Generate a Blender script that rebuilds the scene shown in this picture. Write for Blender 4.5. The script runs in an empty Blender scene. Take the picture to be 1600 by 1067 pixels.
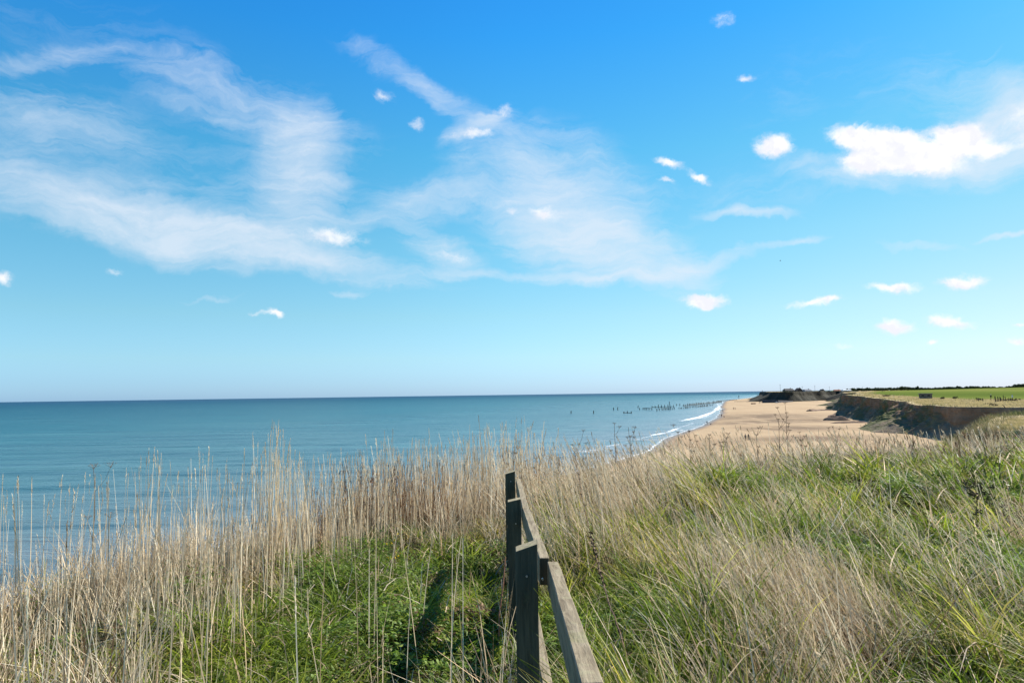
import bpy, bmesh, math, random
import numpy as np
from mathutils import Matrix, Vector
random.seed(7); rng = np.random.default_rng(11)
S = bpy.context.scene; COL = S.collection
R = math.radians

# ------------------------------------------------------------------ camera
CAMZ = 14.0; FPX = 1067.0
cam = bpy.data.cameras.new('camera'); camo = bpy.data.objects.new('camera', cam); COL.objects.link(camo)
cam.sensor_width = 36; cam.lens = 24.0; cam.clip_start = 0.05; cam.clip_end = 90000
CM = Matrix.Rotation(R(90 + 4.45), 3, 'X') @ Matrix.Rotation(R(-0.82), 3, 'Z')
camo.matrix_world = Matrix.Translation((0, 0, CAMZ)) @ CM.to_4x4()
S.camera = camo

def ray(px, py):
    return (CM @ Vector(((px - 800) / FPX, (533.5 - py) / FPX, -1))).normalized()
def on_z(px, py, z=0.0):
    r = ray(px, py); t = (z - CAMZ) / r.z
    return Vector((r.x * t, r.y * t, z))
def at_y(px, py, y):
    r = ray(px, py); t = y / r.y
    return Vector((r.x * t, y, CAMZ + r.z * t))

# ------------------------------------------------------------------ sun and exposure
SUN_AZ, SUN_EL = R(56), R(40)
sd = bpy.data.lights.new('sun', 'SUN'); sd.energy = 5.0; sd.angle = R(0.53); sd.color = (1.0, 0.93, 0.82)
so = bpy.data.objects.new('sun', sd); COL.objects.link(so)
sv = Vector((math.sin(SUN_AZ) * math.cos(SUN_EL), math.cos(SUN_AZ) * math.cos(SUN_EL), math.sin(SUN_EL)))
so.rotation_euler = (-sv).to_track_quat('-Z', 'Y').to_euler()
so.location = (60, 40, 80)
vs = S.view_settings; vs.view_transform = 'Standard'; vs.look = 'None'; vs.exposure = 1.06; vs.gamma = 1; vs.use_curve_mapping = False

# ------------------------------------------------------------------ world: Nishita sky with clouds
W = bpy.data.worlds.new('World'); S.world = W; W.use_nodes = True
nt = W.node_tree; nt.nodes.clear()
class NB:
    """small node builder"""
    def __init__(s, nt): s.nt = nt
    def n(s, t, **k):
        nd = s.nt.nodes.new(t)
        for a, b in k.items(): setattr(nd, a, b)
        return nd
    def put(s, sock, v):
        if isinstance(v, bpy.types.NodeSocket): s.nt.links.new(v, sock)
        elif v is not None:
            try: sock.default_value = v
            except Exception: sock.default_value = tuple(v) + (1.0,)
    def m(s, op, a, b=None, c=None, clamp=False):
        nd = s.n('ShaderNodeMath', operation=op, use_clamp=clamp)
        for i, v in enumerate((a, b, c)):
            if v is not None: s.put(nd.inputs[i], v)
        return nd.outputs[0]
    def vm(s, op, a, b=None):
        nd = s.n('ShaderNodeVectorMath', operation=op)
        s.put(nd.inputs[0], a)
        if b is not None: s.put(nd.inputs[1], b)
        return nd.outputs['Value'] if op in ('LENGTH', 'DOT_PRODUCT', 'DISTANCE') else nd.outputs[0]
    def mr(s, v, a, b, c=0.0, d=1.0, smooth=True):
        nd = s.n('ShaderNodeMapRange', interpolation_type='SMOOTHSTEP' if smooth else 'LINEAR')
        for i, x in enumerate((v, a, b, c, d)): s.put(nd.inputs[i], x)
        return nd.outputs[0]
    def noise(s, vec, scale, detail=4, rough=0.55, dist=0.0, out=0):
        nd = s.n('ShaderNodeTexNoise')
        if vec is not None: s.put(nd.inputs['Vector'], vec)
        nd.inputs['Scale'].default_value = scale; nd.inputs['Detail'].default_value = detail
        nd.inputs['Roughness'].default_value = rough; nd.inputs['Distortion'].default_value = dist
        return nd.outputs[out]
    def mapp(s, vec, loc=(0, 0, 0), rot=(0, 0, 0), sc=(1, 1, 1), typ='POINT'):
        nd = s.n('ShaderNodeMapping', vector_type=typ); s.put(nd.inputs[0], vec)
        nd.inputs['Location'].default_value = loc; nd.inputs['Rotation'].default_value = rot; nd.inputs['Scale'].default_value = sc
        return nd.outputs[0]
    def ramp(s, fac, stops, interp='LINEAR'):
        nd = s.n('ShaderNodeValToRGB'); cr = nd.color_ramp; cr.interpolation = interp
        while len(cr.elements) > 1: cr.elements.remove(cr.elements[-1])
        for i, (p, c) in enumerate(stops):
            e = cr.elements[0] if i == 0 else cr.elements.new(p)
            e.position = p; e.color = tuple(c) + (1.0,) if len(c) == 3 else c
        s.put(nd.inputs[0], fac); return nd.outputs[0]
    def mix(s, f, a, b, bt='MIX'):
        nd = s.n('ShaderNodeMix', data_type='RGBA', blend_type=bt)
        s.put(nd.inputs[0], f); s.put(nd.inputs[6], a); s.put(nd.inputs[7], b)
        return nd.outputs[2]

def build_world():
    B = NB(nt)
    tc = B.n('ShaderNodeTexCoord').outputs['Generated']
    d = B.vm('NORMALIZE', tc)
    sx = B.n('ShaderNodeSeparateXYZ'); B.put(sx.inputs[0], d)
    az = B.m('ARCTAN2', sx.outputs[0], sx.outputs[1]); el = B.m('ARCSINE', sx.outputs[2])
    cb = B.n('ShaderNodeCombineXYZ'); B.put(cb.inputs[0], az); B.put(cb.inputs[1], el)
    p = cb.outputs[0]
    sky = B.n('ShaderNodeTexSky', sky_type='NISHITA')
    sky.sun_disc = False; sky.sun_elevation = SUN_EL; sky.sun_rotation = SUN_AZ
    sky.air_density = 1.0; sky.dust_density = 0.35; sky.ozone_density = 1.6; sky.altitude = 10
    # air tint by height in the sky and by bearing (deeper blue away from the sun)
    def col3(l): return tuple(x / 2.4 for x in l)
    t1 = B.ramp(B.mr(el, 0.0, 0.6, smooth=False), [(0.0, col3((.64, 1.08, 2.1))), (.04, col3((.68, 1.10, 1.88))), (.09, col3((.78, 1.18, 1.62))), (.19, col3((.82, 1.27, 1.42))), (.36, col3((.70, 1.42, 1.5))), (.57, col3((.46, 1.48, 1.70))), (.83, col3((.22, 1.36, 2.1))), (1.0, col3((.17, 1.25, 2.2)))])
    t2 = B.ramp(B.mr(az, R(-38), R(38), smooth=False), [(0, (.95, 1, 1)), (.5, (1, .96, .92)), (1, (1.0, .78, .70))])
    skyc = B.mix(1.0, sky.outputs[0], B.mix(1.0, t1, t2, 'MULTIPLY'), 'MULTIPLY')
    g_ = B.n('ShaderNodeVectorMath', operation='SCALE'); B.put(g_.inputs[0], skyc); g_.inputs[3].default_value = 2.4; skyc = g_.outputs[0]
    # warp
    w1 = B.vm('SUBTRACT', B.noise(p, 7.0, 5, .6, 0, 1), (.5, .5, .5))
    w2 = B.vm('SUBTRACT', B.noise(p, 34.0, 4, .6, 0, 1), (.5, .5, .5))
    def vs_(v, f):
        nd = B.n('ShaderNodeVectorMath', operation='SCALE'); B.put(nd.inputs[0], v); nd.inputs[3].default_value = f; return nd.outputs[0]
    pc = B.vm('ADD', p, vs_(w1, .085))
    pk = B.vm('ADD', B.vm('ADD', p, vs_(w1, .012)), vs_(w2, .024))
    def ae(px, py):
        r = ray(px, py); return Vector((math.atan2(r.x, r.y), math.asin(r.z)))
    def blob(vec, px, py, rx, ry, ang, st, edge=0.0):
        a = R(ang); c = ae(px, py)
        e1 = ae(px + rx * math.cos(a), py + rx * math.sin(a)) - c
        e2 = ae(px - ry * math.sin(a), py + ry * math.cos(a)) - c
        m = B.mapp(vec, (c.x, c.y, 0), (0, 0, math.atan2(e1.y, e1.x)), (e1.length, e2.length, 1.0), 'TEXTURE')
        return B.mr(B.vm('LENGTH', m), 1.0, edge, 0.0, st)
    def total(lst, op='ADD'):
        t = lst[0]
        for x in lst[1:]: t = B.m(op, t, x)
        return t
    # cirrus
    ci = [(150, 325, 380, 62, 14, .85), (330, 372, 240, 50, 8, .55), (520, 415, 230, 28, 12, .6), (470, 250, 75, 120, 8, .75), (420, 170, 210, 48, 14, .5),
          (80, 185, 160, 48, 10, .42), (60, 90, 150, 22, -8, .35), (665, 130, 170, 26, 27, .6), (745, 195, 70, 22, -28, .7),
          (860, 300, 180, 110, 22, .75), (960, 395, 200, 62, 12, .85), (685, 398, 90, 34, 20, .75), (665, 305, 90, 30, -5, .6),
          (560, 350, 180, 26, -8, .5), (1120, 410, 150, 14, -16, .5), (860, 438, 280, 13, 0, .6), (1560, 195, 170, 85, -14, 1.0), (1430, 260, 180, 40, -4, .55), (1480, 110, 200, 60, -30, .25),
          (1165, 333, 85, 11, 4, .75), (1300, 275, 120, 22, 8, .5), (1430, 392, 90, 9, 0, .5), (1570, 368, 80, 7, -12, .6), (1245, 380, 60, 9, -8, .6),
          (1250, 150, 260, 110, -30, .16), (540, 459, 50, 7, 0, .5), (330, 465, 60, 5, 2, .35), (1250, 300, 380, 50, -6, .2), (200, 80, 330, 80, 14, .2), (250, 260, 420, 120, 12, .22), (880, 330, 300, 150, 15, .22), (1585, 175, 110, 60, -20, .8), (480, 300, 160, 120, 0, .2)]
    cm = B.m('MINIMUM', total([blob(pc, c[0], c[1], c[2] * 1.25, c[3] * 1.35, c[4], c[5]) for c in ci]), 1.1)
    sA = B.noise(B.mapp(pc, rot=(0, 0, R(12)), sc=(4.5, 26, 1)), 1.6, 12, .66, .9)
    sB = B.noise(B.mapp(pc, (3, 1, 0), (0, 0, R(-16)), (5, 20, 1)), 2.6, 12, .68, .7)
    sC = B.noise(pc, 9.0, 6, .6, .5)
    fine = B.m('ADD', B.m('ADD', B.m('MULTIPLY', sA, .5), B.m('MULTIPLY', sB, .35)), B.m('MULTIPLY', sC, .3))
    cd = B.m('MULTIPLY', B.mr(B.m('ADD', B.m('MULTIPLY', cm, .85), B.m('MULTIPLY', B.m('SUBTRACT', fine, .575), 1.85)), .07, 1.06, smooth=False), B.mr(cm, 0, .35), clamp=True)
    # cumulus
    cu = [(1340, 215, 74, 30, 4, 1), (1402, 218, 62, 30, 0, 1), (1500, 215, 82, 38, 4, 1.1), (1450, 250, 115, 38, -3, 1), (1385, 243, 90, 26, 0, .8), (1350, 258, 66, 26, 8, .9), (1555, 232, 32, 22, 0, .7), (1598, 190, 50, 40, 0, .45), (1590, 225, 34, 20, 0, .4),
          (1208, 228, 52, 24, 4, 1.0), (1046, 253, 34, 14, 16, .7), (1092, 275, 30, 11, 22, .7), (1044, 283, 22, 7, 0, .45),
          (1098, 468, 52, 17, 0, .85), (1100, 480, 38, 12, 0, .7), (1270, 473, 62, 12, -6, .65), (1300, 466, 40, 9, 4, .5), (1400, 450, 68, 14, 3, .7), (1505, 444, 64, 16, -3, .85),
          (1396, 510, 46, 16, 3, .85), (1480, 502, 58, 14, 4, .85), (1454, 534, 20, 8, 0, .7), (1585, 533, 24, 9, 0, .6), (1592, 509, 28, 6, 0, .6),
          (430, 490, 24, 10, 8, .75), (402, 488, 20, 5, 0, .4), (522, 372, 76, 24, 4, .5), (700, 400, 60, 16, 15, .3), (6, 437, 22, 18, 0, .7), (180, 426, 26, 9, 0, .3), (850, 334, 36, 15, 12, .55), (800, 330, 22, 10, 0, .4),
          (1163, 124, 26, 10, -6, .55), (1130, 30, 26, 20, 0, .4), (602, 150, 26, 16, 10, .45), (651, 196, 18, 16, 20, .4), (740, 210, 56, 12, -8, .55), (785, 175, 26, 16, -30, .5), (1318, 539, 26, 6, 0, .3)]
    km = B.m('MINIMUM', total([blob(pk, *c) for c in cu]), 1.15)
    kn = B.noise(B.mapp(pk, sc=(1, 1.5, 1)), 30.0, 8, .68)
    kd = B.m('MULTIPLY', B.mr(B.m('ADD', km, B.m('MULTIPLY', B.m('SUBTRACT', kn, .5), 1.7)), -.02, .66), B.mr(km, .0, .14))
    # relief: tops catch the sun, undersides fall grey
    rel = B.m('SUBTRACT', B.noise(pk, 24, 5, .6), B.noise(B.vm('ADD', pk, (.004, .010, 0)), 24, 5, .6))
    base_ = B.mr(rel, -.10, .12)
    ksh = B.mr(B.m('ADD', blob(pk, 1395, 250, 110, 26, 0, .9), B.m('MULTIPLY', B.m('SUBTRACT', B.noise(pk, 30, 5), .5), 1.6)), .25, .9, 0, 1)
    kcol = B.mix(B.m('MAXIMUM', B.m('MULTIPLY', ksh, .7), B.m('MULTIPLY', base_, .8)), (10.3, 10.3, 10.4, 1), (8.5, 8.6, 9.4, 1))
    c1 = B.mix(B.m('MULTIPLY', cd, .78), skyc, (7.6, 8.4, 9.4, 1))
    c2 = B.mix(B.m('MULTIPLY', kd, B.mr(km, 0, .75, .35, 1.0)), c1, kcol)
    bg = B.n('ShaderNodeBackground'); bg.inputs[1].default_value = 0.05
    B.put(bg.inputs[0], c2)
    out = B.n('ShaderNodeOutputWorld'); B.put(out.inputs[0], bg.outputs[0])
    W.cycles.sampling_method = 'MANUAL'; W.cycles.sample_map_resolution = 512
build_world()

# ------------------------------------------------------------------ helpers
def tag(o, label=None, cat=None, group=None, kind=None):
    if label: o['label'] = label
    if cat: o['category'] = cat
    if group: o['group'] = group
    if kind: o['kind'] = kind
    return o
def link(name, me, mat=None, parent=None):
    o = bpy.data.objects.new(name, me); COL.objects.link(o)
    if mat is not None:
        for mm in (mat if isinstance(mat, (list, tuple)) else [mat]): me.materials.append(mm)
    if parent is not None: o.parent = parent
    return o
def empty(name, loc=(0, 0, 0), rz=0.0):
    o = bpy.data.objects.new(name, None); COL.objects.link(o); o.location = loc; o.rotation_euler = (0, 0, rz); o.empty_display_size = .3
    return o
def npmesh(name, V, F, smooth=False, attrs=None, col=None):
    """V (n,3), F (m,4 or 3) -> mesh"""
    me = bpy.data.meshes.new(name); V = np.ascontiguousarray(V, dtype=np.float32); F = np.ascontiguousarray(F, dtype=np.int32)
    k = F.shape[1]
    me.vertices.add(len(V)); me.vertices.foreach_set('co', V.ravel())
    me.loops.add(F.size); me.loops.foreach_set('vertex_index', F.ravel())
    me.polygons.add(len(F)); me.polygons.foreach_set('loop_start', np.arange(0, F.size, k, dtype=np.int32))
    me.polygons.foreach_set('use_smooth', np.full(len(F), smooth))
    for nm, a in (attrs or {}).items():
        at = me.attributes.new(nm, 'FLOAT', 'POINT'); at.data.foreach_set('value', np.ascontiguousarray(a, dtype=np.float32))
    if col is not None:
        at = me.color_attributes.new('Col', 'FLOAT_COLOR', 'POINT')
        c4 = np.ones((len(V), 4), dtype=np.float32); c4[:, :3] = col; at.data.foreach_set('color', c4.ravel())
    me.update(calc_edges=True); me.validate()
    return me
def gridfaces(nu, nv, keep=None):
    i = np.arange((nu - 1) * (nv - 1)); a = (i // (nv - 1)) * nv + i % (nv - 1)
    F = np.stack([a, a + nv, a + nv + 1, a + 1], 1)
    return F if keep is None else F[keep]
# value noise
def _h(ix, iy, s):
    h = (ix.astype(np.int64) * 374761393 + iy.astype(np.int64) * 668265263 + s * 1274126177) & 0xffffffff
    h = ((h ^ (h >> 13)) * 1103515245) & 0xffffffff; h = (h ^ (h >> 16)) & 0xffffffff
    return h / 4294967295.0
def vnoise(x, y, s=0):
    x = np.asarray(x, float); y = np.asarray(y, float)
    ix = np.floor(x); iy = np.floor(y); fx = x - ix; fy = y - iy; fx = fx * fx * (3 - 2 * fx); fy = fy * fy * (3 - 2 * fy)
    a = _h(ix, iy, s); b = _h(ix + 1, iy, s); c = _h(ix, iy + 1, s); d = _h(ix + 1, iy + 1, s)
    return (a * (1 - fx) + b * fx) * (1 - fy) + (c * (1 - fx) + d * fx) * fy
def fbm(x, y, s=0, o=4, g=.5):
    t = 0; a = 1; n = 0; f = 1
    for i in range(o): t = t + a * vnoise(np.asarray(x) * f, np.asarray(y) * f, s + i * 17); n += a; a *= g; f *= 2.03
    return t / n * 2 - 1

def mat(name, base=(.5, .5, .5), rough=.9, spec=.2, metal=0.0):
    m = bpy.data.materials.new(name); m.use_nodes = True
    b = m.node_tree.nodes['Principled BSDF']; b.inputs['Base Color'].default_value = tuple(base) + (1,)
    b.inputs['Roughness'].default_value = rough; b.inputs['Specular IOR Level'].default_value = spec; b.inputs['Metallic'].default_value = metal
    return m, NB(m.node_tree), b
def bump(B, b, h, strength=.5, dist=.1):
    n = B.n('ShaderNodeBump'); n.inputs['Strength'].default_value = strength; n.inputs['Distance'].default_value = dist
    B.put(n.inputs['Height'], h); B.nt.links.new(n.outputs[0], b.inputs['Normal'])
def objc(B): return B.n('ShaderNodeTexCoord').outputs['Object']
def geo(B): return B.n('ShaderNodeNewGeometry').outputs['Position']
def attr(B, nm, out='Fac'):
    a = B.n('ShaderNodeAttribute', attribute_name=nm); return a.outputs[out]
def noisy(name, c1, c2, scale=3, rough=.9, spec=.2, detail=5, bs=.4, bd=.02, stretch=(1, 1, 1), c3=None):
    m, B, b = mat(name, c1, rough, spec)
    v = B.mapp(objc(B), sc=stretch)
    n = B.noise(v, scale, detail, .6)
    st = [(.32, c1), (.66, c2)] + ([(.8, c3)] if c3 else [])
    B.put(b.inputs['Base Color'], B.ramp(n, st)); bump(B, b, B.noise(v, scale * 3, 4, .6), bs, bd)
    return m

# ------------------------------------------------------------------ materials
def leaf_mat(name, transl=.45, rough=.55, spec=.25):
    m = bpy.data.materials.new(name); m.use_nodes = True; t = m.node_tree; t.nodes.clear(); B = NB(t)
    c = attr(B, 'Col', 'Color')
    p = B.n('ShaderNodeBsdfPrincipled'); B.put(p.inputs['Base Color'], c)
    p.inputs['Roughness'].default_value = rough; p.inputs['Specular IOR Level'].default_value = spec
    tr = B.n('ShaderNodeBsdfTranslucent'); B.put(tr.inputs[0], c)
    mx = B.n('ShaderNodeMixShader'); mx.inputs[0].default_value = transl
    t.links.new(p.outputs[0], mx.inputs[1]); t.links.new(tr.outputs[0], mx.inputs[2])
    o = B.n('ShaderNodeOutputMaterial'); t.links.new(mx.outputs[0], o.inputs[0]); return m
M_LEAF = leaf_mat('grass_leaf', .48, .5, .25); M_STRAW = leaf_mat('straw', .25, .6, .25); M_WEED = leaf_mat('weed', .2, .8, .1)

def wood_mat(name, ca, cb, lichen, amount):
    m, B, b = mat(name, ca, .85, .15)
    o = objc(B); v = B.mapp(o, sc=(22, 22, 1.6))
    g = B.noise(v, 2.2, 7, .65, .8); l = B.noise(o, 9, 6, .7)
    c = B.ramp(g, [(.3, ca), (.68, cb)])
    B.put(b.inputs['Base Color'], B.mix(B.mr(l, .62 - amount, .8 - amount, 0, .8), c, lichen + (1,)))
    bump(B, b, B.m('ADD', g, B.m('MULTIPLY', l, .5)), .7, .006); return m
M_POST = wood_mat('weathered_post_wood', (.040, .040, .028), (.105, .10, .07), (.10, .11, .06), .02)
M_ENDG = wood_mat('post_end_grain', (.20, .17, .10), (.36, .31, .20), (.26, .27, .12), .1)
def rail_mat():
    m, B, b = mat('weathered_rail_wood', (.3, .25, .17), .85, .15)
    o = objc(B); v = B.mapp(o, sc=(26, 1.5, 26))
    g = B.noise(v, 2.2, 7, .65, .6); l = B.noise(o, 14, 6, .7); k = B.noise(o, 4, 4, .6)
    c = B.ramp(g, [(.28, (.10, .078, .05)), (.5, (.20, .165, .11)), (.72, (.30, .255, .18))])
    c = B.mix(B.mr(l, .5, .68, 0, .6), c, (.26, .24, .15, 1))
    c = B.mix(B.mr(k, .55, .75, 0, .65), c, (.15, .16, .06, 1))
    B.put(b.inputs['Base Color'], c)
    bump(B, b, B.m('ADD', g, B.m('MULTIPLY', l, .8)), .8, .006); return m
M_RAIL = rail_mat()
M_PILE = noisy('sea_timber', (.035, .03, .026), (.08, .07, .055), 1.5)
M_METAL = noisy('rusty_steel', (.11, .035, .02), (.20, .075, .04), 1.2)
M_NAIL = mat('galvanised_nail', (.5, .5, .52), .35, .5, .8)[0]

def sea_mat():
    m, B, b = mat('sea_water', (.02, .12, .18), .16, .5)
    b.inputs['IOR'].default_value = 1.33
    g = geo(B); sh = attr(B, 'shore'); fo = attr(B, 'foam')
    lo = B.m('LOGARITHM', B.m('MAXIMUM', sh, 1.0), 10.0)    # 0..4.5
    wob = B.noise(B.mapp(g, sc=(.0022, .011, 0)), 1.0, 5, .6)
    f = B.m('DIVIDE', B.m('ADD', lo, B.m('MULTIPLY', B.m('SUBTRACT', wob, .5), .55)), 4.5)
    c = B.ramp(f, [(.0, (.26, .23, .21)), (.18, (.17, .18, .19)), (.30, (.095, .135, .15)), (.42, (.042, .11, .125)), (.55, (.009, .085, .108)), (.66, (.004, .062, .095)), (.8, (.002, .036, .085)), (1., (.0015, .022, .075))])
    streak = B.noise(B.mapp(g, rot=(0, 0, R(-3)), sc=(.018, .12, 0)), 1.0, 5, .6)
    c = B.mix(B.mr(streak, .44, .64, 0, .7), c, (.004, .05, .075, 1))  # shaded sides of the ripples, painted as darker bands in the water colour
    stk2 = B.noise(B.mapp(g, rot=(0, 0, R(4)), sc=(.004, .035, 0)), 1.0, 6, .65)
    c = B.mix(B.mr(stk2, .50, .70, 0, .55), c, (.05, .15, .165, 1))
    B.put(b.inputs['Specular IOR Level'], B.mr(lo, 1.2, 3.2, .42, .11, False))
    # foam
    fn = B.noise(B.mapp(g, sc=(1, 1, 0)), .9, 6, .7); fn2 = B.noise(B.mapp(g, sc=(1, 1, 0)), .16, 3, .6)
    fm = B.mr(B.m('ADD', B.m('MULTIPLY', fo, B.m('ADD', .55, fn2)), B.m('MULTIPLY', B.m('SUBTRACT', fn, .5), 1.5)), .45, .80)
    fm = B.m('MULTIPLY', fm, B.mr(fo, 0.02, .15))
    B.put(b.inputs['Base Color'], B.mix(fm, c, (.82, .83, .84, 1)))
    B.put(b.inputs['Roughness'], B.m('ADD', B.mr(lo, 1.2, 3.3, .12, .42, False), B.m('MULTIPLY', fm, .5)))
    n1 = B.noise(B.mapp(g, rot=(0, 0, R(8)), sc=(.35, 1.1, .5)), 1.0, 5, .62)
    n2 = B.noise(B.mapp(g, rot=(0, 0, R(-12)), sc=(.035, .16, 0)), 1.0, 4, .6)
    bump(B, b, B.m('ADD', n1, B.m('MULTIPLY', n2, 3.0)), .7, .5); return m
M_SEA = sea_mat()

def sand_mat():
    m, B, b = mat('beach_sand', (.4, .3, .2), .95, .1)
    g = geo(B); t = attr(B, 'inland'); dk = attr(B, 'damp')
    n1 = B.noise(B.mapp(g, sc=(.05, .02, 0)), 1.0, 6, .6, .4); n2 = B.noise(g, .5, 6, .65); n3 = B.noise(g, 3.0, 5, .6)
    c = B.ramp(n1, [(.3, (.29, .20, .118)), (.5, (.355, .255, .152)), (.72, (.39, .285, .175))])
    c = B.mix(B.mr(n2, .45, .75, 0, .4), c, (.235, .162, .095, 1))
    c = B.mix(B.m('MULTIPLY', dk, B.mr(B.noise(B.mapp(g, sc=(.12, .028, 0)), 1.0, 6, .68, .5), .33, .52, 0, .85)), c, (.115, .078, .05, 1))
    c = B.mix(B.mr(B.m('ADD', t, B.m('MULTIPLY', n1, 4.0)), 8, 2.5), c, (.19, .13, .085, 1))
    B.put(b.inputs['Base Color'], c)
    B.put(b.inputs['Roughness'], B.mr(t, 1.0, 4.5, .32, .95))
    bump(B, b, B.m('ADD', B.m('MULTIPLY', n2, 2.0), n3), .6, .12); return m
M_SAND = sand_mat()

def cliff_mat():
    m, B, b = mat('clay_cliff', (.2, .13, .09), .95, .1)
    g = geo(B); hf = attr(B, 'hf'); vg = attr(B, 'veg')
    n = B.noise(B.mapp(g, sc=(.5, .5, .5)), 1.0, 7, .65); ns = B.noise(B.mapp(g, sc=(.25, .25, 3.0)), 1.0, 5, .6); nb = B.noise(g, .12, 4, .6)
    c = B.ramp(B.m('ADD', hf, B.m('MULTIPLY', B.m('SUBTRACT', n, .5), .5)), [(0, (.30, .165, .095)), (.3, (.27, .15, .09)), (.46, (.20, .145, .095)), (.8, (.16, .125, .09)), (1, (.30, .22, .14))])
    c = B.mix(B.mr(ns, .45, .66, 0, .7), c, (.10, .07, .05, 1))
    nv = B.noise(B.mapp(g, sc=(1.3, 1.3, .12)), 1.0, 4, .6)
    c = B.mix(B.mr(nv, .56, .68, 0, .6), c, (.07, .05, .04, 1))
    grass = B.ramp(n, [(.3, (.035, .05, .018)), (.7, (.12, .13, .045))])
    c = B.mix(B.m('MULTIPLY', vg, B.mr(B.m('ADD', nb, B.m('MULTIPLY', n, .5)), .66, .84)), c, grass)
    c = B.mix(B.mr(attr(B, 'raw'), .2, .6, 0, .8), c, B.ramp(n, [(.3, (.22, .125, .075)), (.7, (.36, .225, .14))]))
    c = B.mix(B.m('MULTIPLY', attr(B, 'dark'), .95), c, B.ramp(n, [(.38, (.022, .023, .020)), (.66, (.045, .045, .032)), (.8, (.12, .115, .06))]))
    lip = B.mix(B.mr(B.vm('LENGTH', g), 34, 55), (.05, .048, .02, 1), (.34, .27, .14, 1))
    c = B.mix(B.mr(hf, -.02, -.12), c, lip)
    B.put(b.inputs['Base Color'], c)
    bump(B, b, B.m('ADD', B.m('MULTIPLY', n, 1.0), B.m('MULTIPLY', ns, .5)), .9, .6); return m
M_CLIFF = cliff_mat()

def top_mat():
    m, B, b = mat('clifftop_turf', (.1, .1, .05), 1.0, .0)
    g = geo(B); fd = attr(B, 'field'); nr = attr(B, 'near')
    n = B.noise(g, .22, 6, .62); n2 = B.noise(g, 1.6, 5, .6)
    tan = B.ramp(B.m('ADD', B.m('MULTIPLY', n, .7), B.m('MULTIPLY', n2, .3)), [(.34, (.09, .10, .03)), (.46, (.21, .17, .075)), (.62, (.31, .245, .13)), (.75, (.35, .28, .165))])
    n3 = B.noise(B.mapp(g, rot=(0, 0, R(30)), sc=(.02, .006, 0)), 1.0, 5, .6, .3)
    grn = B.ramp(n3, [(.3, (.075, .105, .024)), (.5, (.115, .145, .034)), (.62, (.15, .165, .045)), (.75, (.19, .175, .06))])
    grn = B.mix(B.mr(n, .5, .75, 0, .3), grn, (.09, .15, .03, 1))
    c = B.mix(fd, tan, grn)
    soil = B.ramp(B.noise(g, 9, 5, .6), [(.3, (.015, .014, .007)), (.7, (.04, .037, .016))])
    B.put(b.inputs['Base Color'], B.mix(nr, c, soil))
    bump(B, b, B.m('ADD', n, n2), .6, .3); return m
M_TOP = top_mat()

# ------------------------------------------------------------------ land layout (metres; x right, y away from the viewer, z above the sea)
# clifftop edge: x, y, horizontal width of the face, vegetation, steepness of the upper part
EDGE = [(-16, -70, 8, .9, .3), (-8.5, -22, 8, .9, .3), (-5.6, -4, 8, .9, .3), (-5.0, 2, 8, .9, .3), (-4.5, 5.0, 8, .9, .3), (-3.5, 6.3, 8, .9, .3), (-2.7, 7.7, 8, .9, .3), (-1.6, 9.4, 8, .9, .3),
        (.5, 12.2, 8, .9, .3), (4, 15.6, 8, .9, .3), (8.5, 18.6, 8, .9, .3), (15, 23, 8, .9, .3), (24, 28, 8, .9, .3), (36, 34, 8, .9, .3), (56, 41, 8, .8, .3), (80, 50, 8, .8, .3),
        (86, 62, 8, .8, .3), (72, 72, 7, 1.1, .3), (57.5, 80, 7, 1.2, .25), (60, 92, 7, 1.2, .2), (84, 108, 8, 1.0, .3), (108, 128, 12, .9, .4), (122, 150, 8, .6, .8), (117, 164, 2.5, .12, 1), (106, 166, 2.2, .0, 1),
        (111, 182, 6, .5, .6), (121, 206, 8, .8, .4), (132, 234, 8, .9, .4), (144, 272, 8, .6, .5), (156, 310, 7, .45, .6), (160, 329, 5, .25, .8), (176, 348, 5, .3, .7), (196, 392, 9, .5, .4), (208, 436, 14, .8, .2),
        (262, 520, 16, .9, .15), (345, 660, 20, .9, .1), (392, 800, 22, .8, .1), (408, 860, 14, .5, .3), (388, 842, 9, .35, .55), (356, 812, 8, .35, .6), (326, 782, 9, .4, .5), (303, 762, 18, .6, .2), (306, 790, 16, .6, .3), (330, 900, 12, .5, .4), (400, 1100, 12, .5, .4),
        (600, 1500, 12, .5, .4), (1000, 2200, 12, .5, .4), (1700, 3300, 12, .5, .4)]
def resample(P, fn):
    out = []
    for i in range(len(P) - 1):
        a = np.array(P[i], float); b = np.array(P[i + 1], float); L = math.hypot(*(b - a)[:2])
        n = max(1, int(L / fn((a + b) / 2)))
        for k in range(n): out.append(a + (b - a) * k / n)
    out.append(np.array(P[-1], float)); return np.array(out)
def smooth(P, it=2):
    Q = P.copy()
    for _ in range(it): Q[1:-1] = Q[1:-1] * .5 + (Q[:-2] + Q[2:]) * .25
    return Q
EC = smooth(resample(EDGE, lambda p: 1.2 if p[1] < 30 else (4 if p[1] < 400 else 12)), 2)
dd = np.hypot(EC[:, 0], EC[:, 1]); amp = np.interp(dd, [0, 12, 60, 300, 900], [.12, .2, 1.4, 3.6, 6])
EC[:, 0] += fbm(EC[:, 1] * .09, EC[:, 0] * .09, 3, 4) * amp; EC[:, 1] += fbm(EC[:, 1] * .11, EC[:, 0] * .1, 9, 4) * amp
POLY = np.vstack([EC[:, :2], [(6000, 3300), (6000, -70)]])
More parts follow.
